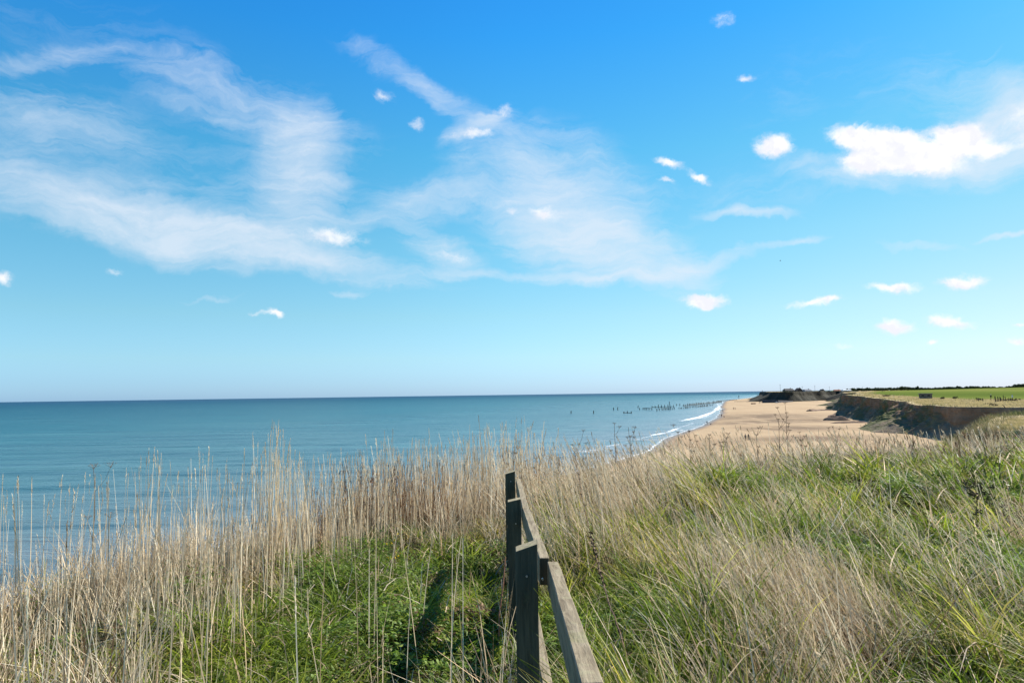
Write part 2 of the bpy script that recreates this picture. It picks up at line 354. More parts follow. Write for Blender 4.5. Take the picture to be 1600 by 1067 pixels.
def sdf(X, Y):
    """positive inland"""
    X = np.asarray(X, float); Y = np.asarray(Y, float); sh = X.shape; X = X.ravel(); Y = Y.ravel()
    d2 = np.full(X.size, 1e18); ins = np.zeros(X.size, bool); n = len(POLY)
    for i in range(n):
        ax, ay = POLY[i]; bx, by = POLY[(i + 1) % n]; ex, ey = bx - ax, by - ay; L = ex * ex + ey * ey + 1e-9
        t = np.clip(((X - ax) * ex + (Y - ay) * ey) / L, 0, 1)
        d2 = np.minimum(d2, (X - ax - t * ex) ** 2 + (Y - ay - t * ey) ** 2)
        if abs(ey) > 1e-9:
            c = ((ay > Y) != (by > Y)) & (X < ex * (Y - ay) / ey + ax); ins ^= c
    d = np.sqrt(d2); return np.where(ins, d, -d).reshape(sh)
def gpos(px, py, z=12.25):
    p = on_z(px, py, z); return p.x, p.y
MOUNDS = [gpos(1150, 800) + (1.1, .42), gpos(1260, 900) + (.7, .15), gpos(1420, 780) + (1.8, .2), gpos(620, 860) + (.7, .12), gpos(1560, 960) + (.9, .12), gpos(430, 830) + (.8, .15)]
def H(X, Y, D=None):
    X = np.asarray(X, float); Y = np.asarray(Y, float)
    if D is None: D = sdf(X, Y)
    z = np.interp(Y, [-70, 0, 6, 9, 15, 25, 50, 80, 125, 165, 232, 280, 328, 420, 740, 1000, 2500], [12.4, 12.32, 12.3, 12.27, 12.25, 11.86, 10.9, 10.3, 9.7, 9.2, 9.8, 10.3, 11.4, 12.2, 12.6, 12.8, 12])
    far = np.clip((Y - 100) / 120, 0, 1)
    z = z + np.clip(D, 0, 190) * .0150 * far
    z = z - np.clip((np.hypot(X, Y) - 640) / 500, 0, 1) * 4.2 * np.clip(D / 60, 0, 1)
    r = np.hypot(X, Y); k = np.clip((40 - r) / 20, 0, 1)
    z = z + (fbm(X * .5, Y * .5, 21, 3) * .15 + fbm(X * 1.6, Y * 1.6, 5, 2) * .08) * k + fbm(X * .05, Y * .05, 31, 3) * .35 * (1 - k) * np.clip(r / 80, 0, 1)
    z = z - 1.5 * np.exp(-((X - 62) ** 2 / 18 ** 2 + (Y - 84) ** 2 / 14 ** 2))
    for mx, my, mr_, mh in MOUNDS: z = z + mh * np.exp(-((X - mx) ** 2 + (Y - my) ** 2) / mr_ ** 2)
    return z
def H1(x, y): return float(H(np.array([x]), np.array([y]))[0])

# shoreline (water's edge), traced then laid on the sea level
SHO_PX = [(1016, 706), (1044, 684.5), (1077.5, 671.5), (1101, 664.5), (1119, 653), (1126, 641), (1127, 634), (1131, 627.6), (1142, 625), (1160, 623.2), (1184, 620.2), (1200, 616.8)]
SHO = [(-130, -140), (-75, -40), (-50, 10), (-32, 48), (-9, 88), (14, 128)] + [tuple(on_z(x, y).xy) for x, y in SHO_PX]
SHO = smooth(resample(SHO, lambda p: 5 if p[1] < 900 else 40), 3)
SHO[:, 0] += fbm(SHO[:, 1] * .03, SHO[:, 0] * .03, 77, 3) * np.clip(SHO[:, 1] / 400, .2, 1) * 2.2
SP = np.vstack([SHO, [(20000, SHO[-1, 1] + 9000), (20000, -140)]])
def pdist(X, Y, P, closed=False):
    d2 = np.full(X.shape, 1e18); n = len(P)
    for i in range(n - 1):
        ax, ay = P[i]; bx, by = P[i + 1]; ex, ey = bx - ax, by - ay; L = ex * ex + ey * ey + 1e-9
        t = np.clip(((X - ax) * ex + (Y - ay) * ey) / L, 0, 1)
        d2 = np.minimum(d2, (X - ax - t * ex) ** 2 + (Y - ay - t * ey) ** 2)
    return np.sqrt(d2)
def inland(X, Y):
    """metres inland from the water's edge, negative over the sea"""
    X = np.asarray(X, float); Y = np.asarray(Y, float); sh = X.shape; X = X.ravel(); Y = Y.ravel()
    d = pdist(X, Y, SHO); ins = np.zeros(X.size, bool); n = len(SP)
    for i in range(n):
        ax, ay = SP[i]; bx, by = SP[(i + 1) % n]; ey = by - ay
        if abs(ey) > 1e-9: ins ^= ((ay > Y) != (by > Y)) & (X < (bx - ax) * (Y - ay) / ey + ax)
    return np.where(ins, d, -d).reshape(sh)
def polar(a0, a1, na, rs, cx=0, cy=0):
    A = np.radians(np.linspace(a0, a1, na)); RR, AA = np.meshgrid(rs, A)
    return cx + RR * np.sin(AA), cy + RR * np.cos(AA)

# ---- sea
rs = np.concatenate([np.exp(np.arange(math.log(22), math.log(1300), .0062)), np.exp(np.linspace(math.log(1310), math.log(60000), 60))])
X, Y = polar(-62, 44, 760, rs)
T = -inland(X, Y)
foam = np.zeros_like(X)
FOAM = [([(925, 702), (951, 697.5), (977, 692.6), (1001, 685.8), (1022, 680.4), (1045, 676), (1058, 670.2), (1082, 662)], 1.5, .85),
        ([(1066, 658.2), (1080, 655), (1095, 652.2)], 2.6, 1.0), ([(1092, 652.5), (1104, 648.3), (1113, 644.7), (1120, 640.0), (1124, 635), (1122, 631.5)], 2.2, .95),
        ([(905, 708), (930, 704), (960, 698), (990, 692)], 4.0, .55), ([(1000, 690), (1020, 684), (1046, 680), (1066, 672)], 1.5, .6),
        ([(925, 702), (900, 708), (880, 713)], 1.2, .5), ([(1085, 657), (1100, 653), (1112, 648)], 2.5, .55), ([(1112, 634), (1122, 630), (1130, 628)], 3, .55)]
m = Y < 1200
for px, hw, st in FOAM:
    P = np.array([on_z(*q).xy for q in px]); d = pdist(X[m], Y[m], P)
    foam[m] = np.maximum(foam[m], st * np.exp(-(d / hw) ** 2 * .7) * (.72 + .5 * fbm(X[m] * .045, Y[m] * .045, 300 + int(hw * 10), 3)))
foam[m] = np.maximum(foam[m], .62 * np.exp(-((T[m] - .6) / .7) ** 2) * np.clip(Y[m] / 150, 0, 1))
rr = np.hypot(X, Y)
sw = np.sin(T * .55 + fbm(X * .02, Y * .02, 4, 3) * 7) * .10 * np.clip(T / 20, 0, 1) * np.clip((150 - T) / 100, 0, 1)
sw += fbm(X * .03, Y * .13, 8, 4) * .22 * np.clip(T / 60, 0, 1)
Z = sw * np.clip(1.6 - rr / 700, 0, 1) + foam * .38 * np.clip(T / 3, 0, 1)
Vv = np.stack([X, Y, Z], -1).reshape(-1, 3)
F = gridfaces(*X.shape); keep = (T.ravel()[F] > -14).any(1)
me = npmesh('sea', Vv, F[keep], True, {'shore': T.ravel(), 'foam': foam.ravel()})
tag(link('sea', me, M_SEA), kind='structure')

# ---- beach
rs = np.concatenate([np.exp(np.arange(math.log(14), math.log(1000), .007)), np.exp(np.linspace(math.log(1010), math.log(4600), 90))])
X, Y = polar(-75, 62, 640, rs, 0, -8)
T = inland(X, Y)
z = np.where(T < 0, T * .05, 0.03 + 1.75 * (1 - np.exp(-np.clip(T, 0, None) / 22)))
z = z + (fbm(X * .03, Y * .03, 2, 4) * .16 + fbm(X * .2, Y * .2, 6, 3) * .05) * np.clip(T / 12, 0, 1)
damp = np.zeros_like(X)
for px, py, rx, ry in [(1195, 649, 26, 30), (1232, 668, 20, 12), (1215, 656, 30, 16), (1160, 658, 14, 10), (1265, 684, 22, 8), (1225, 656, 34, 10), (1175, 650, 25, 14)]:
    c = on_z(px, py, 1.6); damp = np.maximum(damp, np.exp(-((X - c.x) / rx) ** 2 - ((Y - c.y) / (ry * 1.6)) ** 2))
Vv = np.stack([X, Y, z], -1).reshape(-1, 3); F = gridfaces(*X.shape); keep = (T.ravel()[F] > -30).any(1)
tag(link('beach', npmesh('beach', Vv, F[keep], True, {'inland': T.ravel(), 'damp': damp.ravel()}), M_SAND), kind='structure')
def beach_z(x, y):
    t = float(inland(np.array([x]), np.array([y]))[0]); return 0.03 + 1.75 * (1 - math.exp(-max(t, 0) / 22)) + float(fbm(np.array([x * .03]), np.array([y * .03]), 2, 4)[0]) * .16

# ---- clifftop
rs = np.concatenate([np.arange(.6, 40, .28), np.exp(np.arange(math.log(40), math.log(900), .012)), np.exp(np.linspace(math.log(905), math.log(4200), 50))])
X, Y = polar(-100, 100, 560, rs, 0, -6)
D = sdf(X, Y); z = H(X, Y, D)
FB = np.array([(60, -70), (90, 40), (150, 130), (162, 205), (158, 240), (166, 290), (178, 340), (222, 430), (330, 620), (470, 900), (900, 1500)])
fbx = np.interp(Y, FB[:, 1], FB[:, 0]); field = np.clip((X - fbx) / 5 + fbm(X * .05, Y * .05, 41, 3) * 1.2, 0, 1) * (Y > 120)
near = np.clip((34 - np.hypot(X, Y)) / 10, 0, 1)
Vv = np.stack([X, Y, z], -1).reshape(-1, 3); F = gridfaces(*X.shape); keep = (D.ravel()[F] > .15).all(1)
tag(link('clifftop_ground', npmesh('clifftop_ground', Vv, F[keep], True, {'field': field.ravel(), 'near': near.ravel()}), M_TOP), kind='structure')

# ---- cliff face: a strip following the clifftop edge
def fnstep(p): r = math.hypot(p[0], p[1]); return .4 if r < 30 else (.55 if r < 420 else 1.6)
sel = EC[EC[:, 1] < 1600]
CE = smooth(resample([tuple(q) for q in sel], fnstep), 3)
CE[:, 0] += fbm(CE[:, 1] * .5, CE[:, 0] * .5, 13, 4) * np.interp(np.hypot(CE[:, 0], CE[:, 1]), [0, 30, 200], [.05, .2, .55])
tg = np.gradient(CE[:, :2], axis=0); tg = smooth(smooth(tg, 12), 12); tg /= np.linalg.norm(tg, axis=1)[:, None] + 1e-9
nrm = np.stack([-tg[:, 1], tg[:, 0]], 1)       # left of the direction of travel = seaward
arc = np.concatenate([[0], np.cumsum(np.hypot(*np.diff(CE[:, :2], axis=0).T))])
zt = H(CE[:, 0], CE[:, 1]); ti = inland(CE[:, 0], CE[:, 1])
bz = 1.78 * (1 - np.exp(-np.clip(ti - CE[:, 2], 0, None) / 22)) - .6
rows = [(-3.2, None), (-1.6, None), (-.5, None)] + [(None, u) for u in np.linspace(0, 1, 30)]
NS = len(CE); NR = len(rows); VV = np.zeros((NS, NR, 3)); hf = np.zeros((NS, NR))
steep = CE[:, 4]; w = CE[:, 2] * (1 + np.clip(fbm(arc * .045, arc * 0, 51, 3) * 1.5, -.55, 1.1)); near_k = np.interp(CE[:, 1], [600, 760], [1, .35])
for j, (inn, u) in enumerate(rows):
    if inn is not None:
        off = np.full(NS, inn); P = CE[:, :2] + nrm * off[:, None]
        zz = np.minimum(H(P[:, 0], P[:, 1]), zt + .3) + (.10 if inn > -3 else -.35) + (fbm(P[:, 0] * .8, P[:, 1] * .8, 61, 3) * .12 if inn > -3 else 0); hf[:, j] = -.2
    else:
        # steep share of the height at the top, slumped talus below
        us = .15 + .4 * steep
        xo = np.where(u < us, .14 * u / us, .14 + .86 * ((u - us) / (1 - us)) ** 1.15) * w * (1 if u else 0)
        zz = zt + (bz - zt) * u + (.08 if u == 0 else 0)
        k = math.sin(math.pi * min(1, u * 1.1)) if 0 < u < 1 else 0
        gul = (np.abs(fbm(arc * .16 + u * .4, arc * 0 + u * 1.2, 71, 4)) * 3.6 - 1.1) * k + fbm(arc * .5, np.full(NS, u * 7), 81, 4) * 1.3 * k * near_k
        off = xo + gul * np.clip(w / 7, .3, 1.6) * near_k
        zz = zz + fbm(arc * .35, np.full(NS, u * 5), 91, 4) * 1.1 * k * near_k * np.clip(w / 7, .2, 1.2)
        hf[:, j] = u
    VV[:, j, :2] = CE[:, :2] + nrm * off[:, None]; VV[:, j, 2] = zz
VEG = np.repeat(CE[:, 3:4], NR, 1); VEG[:, :3] = 1.2
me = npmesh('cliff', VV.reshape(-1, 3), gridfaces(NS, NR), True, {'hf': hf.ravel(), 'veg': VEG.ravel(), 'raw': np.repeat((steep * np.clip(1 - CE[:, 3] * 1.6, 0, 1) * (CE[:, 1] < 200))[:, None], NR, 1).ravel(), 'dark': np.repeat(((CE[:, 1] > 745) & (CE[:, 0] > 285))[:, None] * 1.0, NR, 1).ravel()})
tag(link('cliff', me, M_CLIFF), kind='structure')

# ------------------------------------------------------------------ fence (weathered timber, posts with slanted tops)
class MB:
    def __init__(s): s.v = []; s.f = []
    def add(s, V, F):
        o = len(s.v); s.v += [tuple(map(float, v)) for v in V]; s.f += [tuple(int(i) + o for i in f) for f in F]
    def hexa(s, P): s.add(P, [(0, 3, 2, 1), (4, 5, 6, 7), (0, 1, 5, 4), (1, 2, 6, 5), (2, 3, 7, 6), (3, 0, 4, 7)])
    def box(s, x0, x1, y0, y1, z0, z1): s.hexa([(x0, y0, z0), (x1, y0, z0), (x1, y1, z0), (x0, y1, z0), (x0, y0, z1), (x1, y0, z1), (x1, y1, z1), (x0, y1, z1)])
    def tube(s, pts, rad, k=6, cap=True):
        pts = [Vector(p) for p in pts]; n = len(pts); V = []; F = []
        if not hasattr(rad, '__len__'): rad = [rad] * n
        for i, p in enumerate(pts):
            t = (pts[min(i + 1, n - 1)] - pts[max(i - 1, 0)]).normalized()
            a = t.cross(Vector((0.31, .95, .05)) if abs(t.z) > .8 else Vector((0, 0, 1))).normalized(); b = t.cross(a)
            for j in range(k):
                an = 2 * math.pi * j / k; V.append(p + (a * math.cos(an) + b * math.sin(an)) * rad[i])
        for i in range(n - 1):
            for j in range(k): F.append((i * k + j, i * k + (j + 1) % k, (i + 1) * k + (j + 1) % k, (i + 1) * k + j))
        if cap: F.append(tuple(range(k))[::-1]); F.append(tuple((n - 1) * k + j for j in range(k)))
        s.add(V, F)
    def mesh(s, name):
        me = bpy.data.meshes.new(name); me.from_pydata(s.v, [], s.f); me.update(); return me
    def build(s, name, m=None, parent=None): return link(name, s.mesh(name), m, parent)
def bevel(o, w=.003, seg=2):
    bm = bmesh.new(); bm.from_mesh(o.data); bmesh.ops.recalc_face_normals(bm, faces=bm.faces)
    bmesh.ops.bevel(bm, geom=list(bm.edges), offset=w, segments=seg, affect='EDGES', profile=.5); bm.to_mesh(o.data); bm.free()

fence = empty('wooden_fence', (0, 2.9, 12.2)); tag(fence, 'weathered timber post and rail fence in the foreground grass with slanted post tops', 'fence')
FO = fence.location
def post(x0, x1, y0, y1, ztl, ztr, zb):
    P = [(x0, y0, zb), (x1, y0, zb), (x1, y1, zb), (x0, y1, zb)]
    # body split into stacked rings for slight twist and uneven edges
    V = []; F = []; n = 14
    for i in range(n):
        t = i / (n - 1)
        for j, (x, y, zz) in enumerate(P):
            zt_ = ztl if j in (0, 3) else ztr
            dx = (vnoise(t * 9 + j * 7 + x0 * 50, 3.3) - .5) * .0035; dy = (vnoise(t * 8 + j * 5 + x0 * 33, 9.3) - .5) * .003
            V.append(Vector((x + dx, y + dy, zb + (zt_ - zb) * t)) - FO)
    for i in range(n - 1):
        for j in range(4): F.append((i * 4 + j, i * 4 + (j + 1) % 4, (i + 1) * 4 + (j + 1) % 4, (i + 1) * 4 + j))
    F.append((3, 2, 1, 0)); F.append(tuple((n - 1) * 4 + j for j in range(4)))
    mb = MB(); mb.add(V, F); o = mb.build('post', [M_POST, M_ENDG], fence)
    bm = bmesh.new(); bm.from_mesh(o.data); bmesh.ops.recalc_face_normals(bm, faces=bm.faces)
    top = [f for f in bm.faces if f.normal.z > .7]
    for f in top: f.material_index = 1
    bmesh.ops.bevel(bm, geom=[e for e in bm.edges if len(e.link_faces) == 2 and e.calc_face_angle() > .8], offset=.0025, segments=1, affect='EDGES')
    bm.to_mesh(o.data); bm.free(); return o
def rail(pts, wd, ht):
    """pts: (x_left, y, z_top) along the rail"""
    V = []; F = []; Q = []
    for i in range(len(pts) - 1):
        a = np.array(pts[i]); b = np.array(pts[i + 1])
        for k in range(8): Q.append(a + (b - a) * k / 8)
    Q.append(np.array(pts[-1]))
    for i, (x, y, z) in enumerate(Q):
        for j, (dx, dz) in enumerate(((0, -ht), (wd, -ht), (wd, 0), (0, 0))):
            e = (vnoise(y * 6 + j * 9, x0 * 1.0 if False else 4.4) - .5) * .005; e2 = (vnoise(y * 7 + j * 4, 8.1) - .5) * .004
            V.append(Vector((x + dx + e, y, z + dz + e2)) - FO)
    n = len(Q)
    for i in range(n - 1):
        for j in range(4): F.append((i * 4 + j, i * 4 + (j + 1) % 4, (i + 1) * 4 + (j + 1) % 4, (i + 1) * 4 + j))
    F.append((3, 2, 1, 0)); F.append(tuple((n - 1) * 4 + j for j in range(4)))
    mb = MB(); mb.add(V, F); o = mb.build('rail', M_RAIL, fence)
    bm = bmesh.new(); bm.from_mesh(o.data); bmesh.ops.recalc_face_normals(bm, faces=bm.faces)
    bmesh.ops.bevel(bm, geom=[e for e in bm.edges if len(e.link_faces) == 2 and e.calc_face_angle() > .8], offset=.003, segments=1, affect='EDGES')
    bm.to_mesh(o.data); bm.free(); return o
def zp(px, py, y): return at_y(px, py, y)
a = zp(805.2, 862, 2.9); b = zp(840, 849.8, 2.9); p1 = post(a.x, b.x, 2.9, 3.0, a.z, b.z, 12.0)
a = zp(793, 784.3, 4.88); b = zp(814, 779.6, 4.88); p2 = post(a.x, b.x, 4.88, 4.98, a.z, b.z, 11.9)
a = zp(789.4, 740.6, 6.74); b = zp(804.7, 736.1, 6.74); p3 = post(a.x, b.x, 6.74, 6.84, a.z, b.z, 11.9)
p4 = post(.06, .155, 1.2, 1.3, CAMZ - .60, CAMZ - .585, 12.0)
def rpt(px, py, y): q = zp(px, py, y); return (q.x, y, q.z)
rl = rail([rpt(842.6, 871.3, 3.08), rpt(816.3, 793.5, 4.9), rpt(806.2, 748, 6.95)], .046, .118)
rl.data.materials.append(M_POST)
for p_ in rl.data.polygons:
    if p_.normal.y < -.9: p_.material_index = 1
rail([rpt(908.8, 1067, 1.5), rpt(855, 877.3, 3.05)], .048, .12)
rail([(.062, 1.25, 12.78), (.108, 3.0, 12.775), (.068, 4.95, 12.70), (.034, 6.9, 12.62)], .046, .11)
for px, py, y in [(798.2, 752, 6.735), (848, 905, 3.0), (823, 900, 2.895), (806, 818, 4.875)]:
    q = zp(px, py, y) - FO; mb = MB(); mb.tube([q + Vector((0, .012, 0)), q + Vector((0, -.004, 0))], .0045, 8); mb.build('nail', M_NAIL, fence)

# ------------------------------------------------------------------ grass and stalks
def ribbons(P, az, L, W, lean, bend, n, col, coltip=None, wpow=1.6, wmin=.12):
    N = len(P); t = np.linspace(0, 1, n + 1); th = lean[:, None] + bend[:, None] * (t[None, :-1] + t[None, 1:]) / 2
    st = L[:, None] / n; hx = np.concatenate([np.zeros((N, 1)), np.cumsum(np.sin(th) * st, 1)], 1); hz = np.concatenate([np.zeros((N, 1)), np.cumsum(np.cos(th) * st, 1)], 1)
    dx, dy = np.sin(az)[:, None], np.cos(az)[:, None]
    C = np.stack([P[:, 0:1] + dx * hx, P[:, 1:2] + dy * hx, P[:, 2:3] + hz], -1)
    wa = rng.uniform(0, 2 * math.pi, N); ww = W[:, None] * np.maximum(1 - t[None] ** wpow, wmin) * .5
    wx = np.cos(wa)[:, None] * ww; wy = np.sin(wa)[:, None] * ww
    V = np.empty((N, n + 1, 2, 3)); V[:, :, 0] = C; V[:, :, 1] = C
    V[:, :, 0, 0] -= wx; V[:, :, 0, 1] -= wy; V[:, :, 1, 0] += wx; V[:, :, 1, 1] += wy
    base = (np.arange(N) * (n + 1) * 2)[:, None] + (np.arange(n) * 2)[None]
    F = np.stack([base, base + 1, base + 3, base + 2], -1).reshape(-1, 4)
    c = np.broadcast_to(col[:, None, None, :], (N, n + 1, 2, 3))
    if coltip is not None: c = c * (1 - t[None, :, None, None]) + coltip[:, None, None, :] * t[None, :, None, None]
    return V.reshape(-1, 3), F, c.reshape(-1, 3), C
def join(parts):
    V, F, Cc = [], [], []; o = 0
    for v, f, c in parts: V.append(v); F.append(f + o); Cc.append(c); o += len(v)
    return np.concatenate(V), np.concatenate(F), np.concatenate(Cc)
def stuff(name, parts, m, label, cat):
    V, F, c = join(parts); return tag(link(name, npmesh(name, V, F, False, None, np.clip(c, .003, .95)), m), label, cat, kind='stuff')
def gz(lst): return [gpos(px, py) + (r, v) for px, py, r, v in lst]
DRY = gz([(1190, 990, .8, .75), (1245, 880, .7, .45), (930, 800, 1.1, .55), (1020, 800, 1.3, .45), (1540, 960, .35, .35), (60, 900, .8, .25), (220, 900, .8, .35), (1500, 1000, .4, .2), (1100, 740, 3, .3), (1370, 900, .5, .2), (1330, 1040, .5, .45),
          (620, 930, .85, -.7), (740, 1000, .8, -.7), (560, 1030, .6, -.45), (960, 960, .6, -.8), (1010, 1030, .7, -.6), (1430, 1000, .6, -.35), (1580, 890, .6, -.5), (1160, 790, 1.6, -.6), (1480, 770, 2.0, -.3), (90, 1020, .5, -.4), (1560, 750, 3.0, -.25), (420, 1020, .6, -.4), (1400, 930, .7, -.3), (1300, 800, 1.4, -.2)])
def dryness(X, Y, D):
    d = .34 + fbm(X * .9, Y * .9, 101, 3) * .75 + fbm(X * .25, Y * .25, 103, 2) * .2
    for x, y, r, v in DRY: d = d + v * np.exp(-((X - x) ** 2 + (Y - y) ** 2) / r ** 2)
    left = np.clip((.6 - X) / 1.2, 0, 1)
    d = d + left * np.clip(1.0 - (D - 1.0) / 1.1, 0, 1) * .8 - left * np.clip((D - 1.9) / 1.0, 0, 1) * .28
    d = d + np.clip((X + .3) / 1.0, 0, 1) * np.clip(1.0 - (D - .4) / 3.2, 0, 1) * .75 * np.clip(1.5 - np.abs(X - 6) / 9, 0.25, 1)
    return d
def scatter(N, r0, r1, a0=-50, a1=50, dmin=-1.3):
    a = np.radians(rng.uniform(a0, a1, N)); r = np.exp(rng.uniform(math.log(r0), math.log(r1), N))
    X = r * np.sin(a); Y = r * np.cos(a); D = sdf(X, Y); k = D > dmin; X, Y, D, r = X[k], Y[k], D[k], r[k]
    z = H(X, Y, D) - np.clip(-D, 0, None) * 1.1 - .02
    keep = ~((np.abs(X - .08) < .10) & (Y < 7.1) & (rng.random(len(X)) < .5))
    return X[keep], Y[keep], z[keep], D[keep], r[keep]
def lean_field(X, N):
    right = np.clip((X - .1) / .9, 0, 1)
    wob = fbm(X * .9 + 40, X * .37 + 9, 211, 3) * 1.1
    az = np.where(rng.random(N) < right * .72, R(-78) + wob + rng.normal(0, .75, N), rng.uniform(-math.pi, math.pi, N))
    return az, right * np.clip(.75 + fbm(X * 1.7, X * .9 + 3, 215, 3) * 1.3, .1, 1.5)
def pal(N, cols, jit=.12):
    cols = np.array(cols); i = rng.integers(0, len(cols), N); j = rng.random(N)[:, None]; k = rng.integers(0, len(cols), N)
    c = cols[i] * j + cols[k] * (1 - j); return c * (1 + rng.normal(0, jit, N))[:, None]
GREEN = [(.105, .18, .022), (.15, .24, .03), (.21, .29, .045), (.08, .14, .028), (.25, .30, .07)]
YEL = [(.28, .30, .08), (.32, .30, .13)]
STRAW = [(.78, .65, .46), (.70, .57, .37), (.54, .42, .26), (.80, .72, .55), (.44, .32, .19)]
BROWN = [(.22, .13, .075), (.30, .19, .11), (.14, .085, .05)]

def clumps(n0, per, r0, r1, keepf, dmin=-1.3, sp=.045):
    X, Y, z, D, r = scatter(n0, r0, r1, dmin=dmin); d = dryness(X, Y, D); k = rng.random(len(X)) < keepf(d); X, Y, D, r, d = [q[k] for q in (X, Y, D, r, d)]
    m = len(X); cid = np.repeat(np.arange(m), per); f = np.maximum(1, r / 7)[cid]
    oa = rng.uniform(-math.pi, math.pi, m * per); orr = np.abs(rng.normal(0, sp, m * per)) * f
    X2 = X[cid] + np.sin(oa) * orr; Y2 = Y[cid] + np.cos(oa) * orr; D2 = sdf(X2, Y2); z2 = H(X2, Y2, D2) - np.clip(-D2, 0, None) * 1.1 - .02
    return X2, Y2, z2, np.hypot(X2, Y2), d[cid], cid, m, oa
# green blades, growing in clumps
parts = []
for n0, per, r0, r1, LS in [(8600, 21, 1.8, 9.5, 1.0), (4600, 21, 8.5, 36.0, 1.0)]:
    X, Y, z, r, d, cid, m, oa = clumps(n0, per, r0, r1, lambda d: 1 - np.clip(d * .95, 0, .86))
    n = len(X); waz, right = lean_field(X, n); az = np.where(rng.random(n) < .62 - .27 * right, oa, waz)
    ch = (rng.uniform(.45, 1.4, m) * np.clip(1 + fbm(X[::per] * 1.5, Y[::per] * 1.5, 111, 3) * 1.3, .35, 1.9))[cid]
    L = rng.uniform(.18, .44, n) * ch * (1 + right * .22) * LS * np.interp(X, [0, .6], [.74, 1])
    W_ = rng.uniform(.0065, .016, n) * np.maximum(1, (r / 6.0)) ** .85
    lean = np.abs(rng.normal(.2, .17, n)) + right * .2 + .12 * (X < .3); bend = rng.uniform(.3, 1.9, n) + .5 * (X < .3)
    cb = pal(m, GREEN, .1); kk = rng.random(m) < np.clip(.10 + d[::per] * .4, 0, .6); cb[kk] = pal(kk.sum(), YEL)
    cb = cb * rng.uniform(.4, 1.3, m)[:, None] * np.array([1.02, 1.0, .62])
    c = cb[cid] * rng.uniform(.75, 1.3, n)[:, None]; ds = rng.random(n) < .09; c[ds] = pal(ds.sum(), STRAW) * .9
    hue = fbm(X * .7, Y * .7, 131, 3)[:, None]; c = c * (1 + hue * np.array([.5, .2, -.2]))
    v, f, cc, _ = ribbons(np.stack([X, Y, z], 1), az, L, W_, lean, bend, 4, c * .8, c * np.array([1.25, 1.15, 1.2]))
    parts.append((v, f, cc))
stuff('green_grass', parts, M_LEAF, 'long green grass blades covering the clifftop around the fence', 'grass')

# low leafy weeds between the clumps
parts = []
for px, py, rad, cnt, col_ in [(700, 960, .7, 5000, GREEN), (640, 1010, .6, 3000, GREEN), (1370, 900, .7, 4500, GREEN), (1300, 880, .5, 2500, YEL + GREEN), (1090, 800, 1.2, 3500, GREEN), (120, 1020, .5, 2200, GREEN), (480, 960, .6, 3000, GREEN), (1000, 980, .5, 2600, GREEN), (1500, 900, .8, 3500, YEL + GREEN), (880, 880, .5, 2000, YEL + GREEN), (560, 880, .5, 2200, GREEN), (1180, 1030, .4, 1500, BROWN), (760, 980, .35, 1600, BROWN), (330, 930, .5, 2000, BROWN + GREEN), (1430, 800, 1.5, 3500, YEL + GREEN)]:
    x, y = gpos(px, py); ck = rng.integers(0, 14, cnt); cx_ = rng.normal(0, rad * .75, 14); cy_ = rng.normal(0, rad * .9, 14); X = x + cx_[ck] + rng.normal(0, rad * .22, cnt); Y = y + cy_[ck] + rng.normal(0, rad * .25, cnt); D = sdf(X, Y); k = (D > 0) & (Y > 1.4); X, Y, D = X[k], Y[k], D[k]; n = len(X)
    hh = .04 + .20 * np.clip(.5 + fbm(X * 2.2, Y * 2.2, 221, 3), .1, 1) * np.sqrt(rng.random(n)); P = np.stack([X, Y, H(X, Y, D) + hh], 1)
    c = pal(n, col_, .2) * np.array([.85, .9, .8]); r_ = np.hypot(X, Y)
    v, f, cc, _ = ribbons(P, rng.uniform(-math.pi, math.pi, n), rng.uniform(.015, .045, n), rng.uniform(.010, .024, n) * np.maximum(1, r_ / 6), rng.uniform(.5, 1.7, n), rng.uniform(.2, 1.0, n), 3, c, c * 1.15, 4.0, .15)
    parts.append((v, f, cc))
stuff('leafy_weeds', parts, M_LEAF, 'low small leaved weeds growing in patches between the grass clumps', 'weeds')

# dry leaf blades
parts = []
for n0, per, r0, r1 in [(8000, 16, 1.8, 9.5), (4800, 16, 8.5, 36.0)]:
    X, Y, z, r, d, cid, m, oa = clumps(n0, per, r0, r1, lambda d: np.clip(d * .85 - .06, 0, 1), sp=.06)
    n = len(X); waz, right = lean_field(X, n); az = np.where(rng.random(n) < .45 - .25 * right, oa, waz)
    L = rng.uniform(.2, .58, n) * (rng.uniform(.5, 1.35, m) * np.clip(1 + fbm(X[::per] * 1.4, Y[::per] * 1.4, 119, 3) * .9, .4, 1.6))[cid]
    W_ = rng.uniform(.004, .0085, n) * np.maximum(1, (r / 6.0)) ** .85
    lean = np.abs(rng.normal(.14, .18, n)) + right * .27; bend = rng.uniform(0, 1.3, n)
    cb = pal(m, STRAW, .12); kk = rng.random(m) < .13; cb[kk] = pal(kk.sum(), BROWN); c = cb[cid] * rng.uniform(.7, 1.2, n)[:, None]
    v, f, cc, _ = ribbons(np.stack([X, Y, z], 1), az, L, W_, lean, bend, 3, c * .8, c)
    parts.append((v, f, cc))
stuff('dry_grass', parts, M_STRAW, 'matted straw coloured dead grass leaves among the green grass', 'grass')

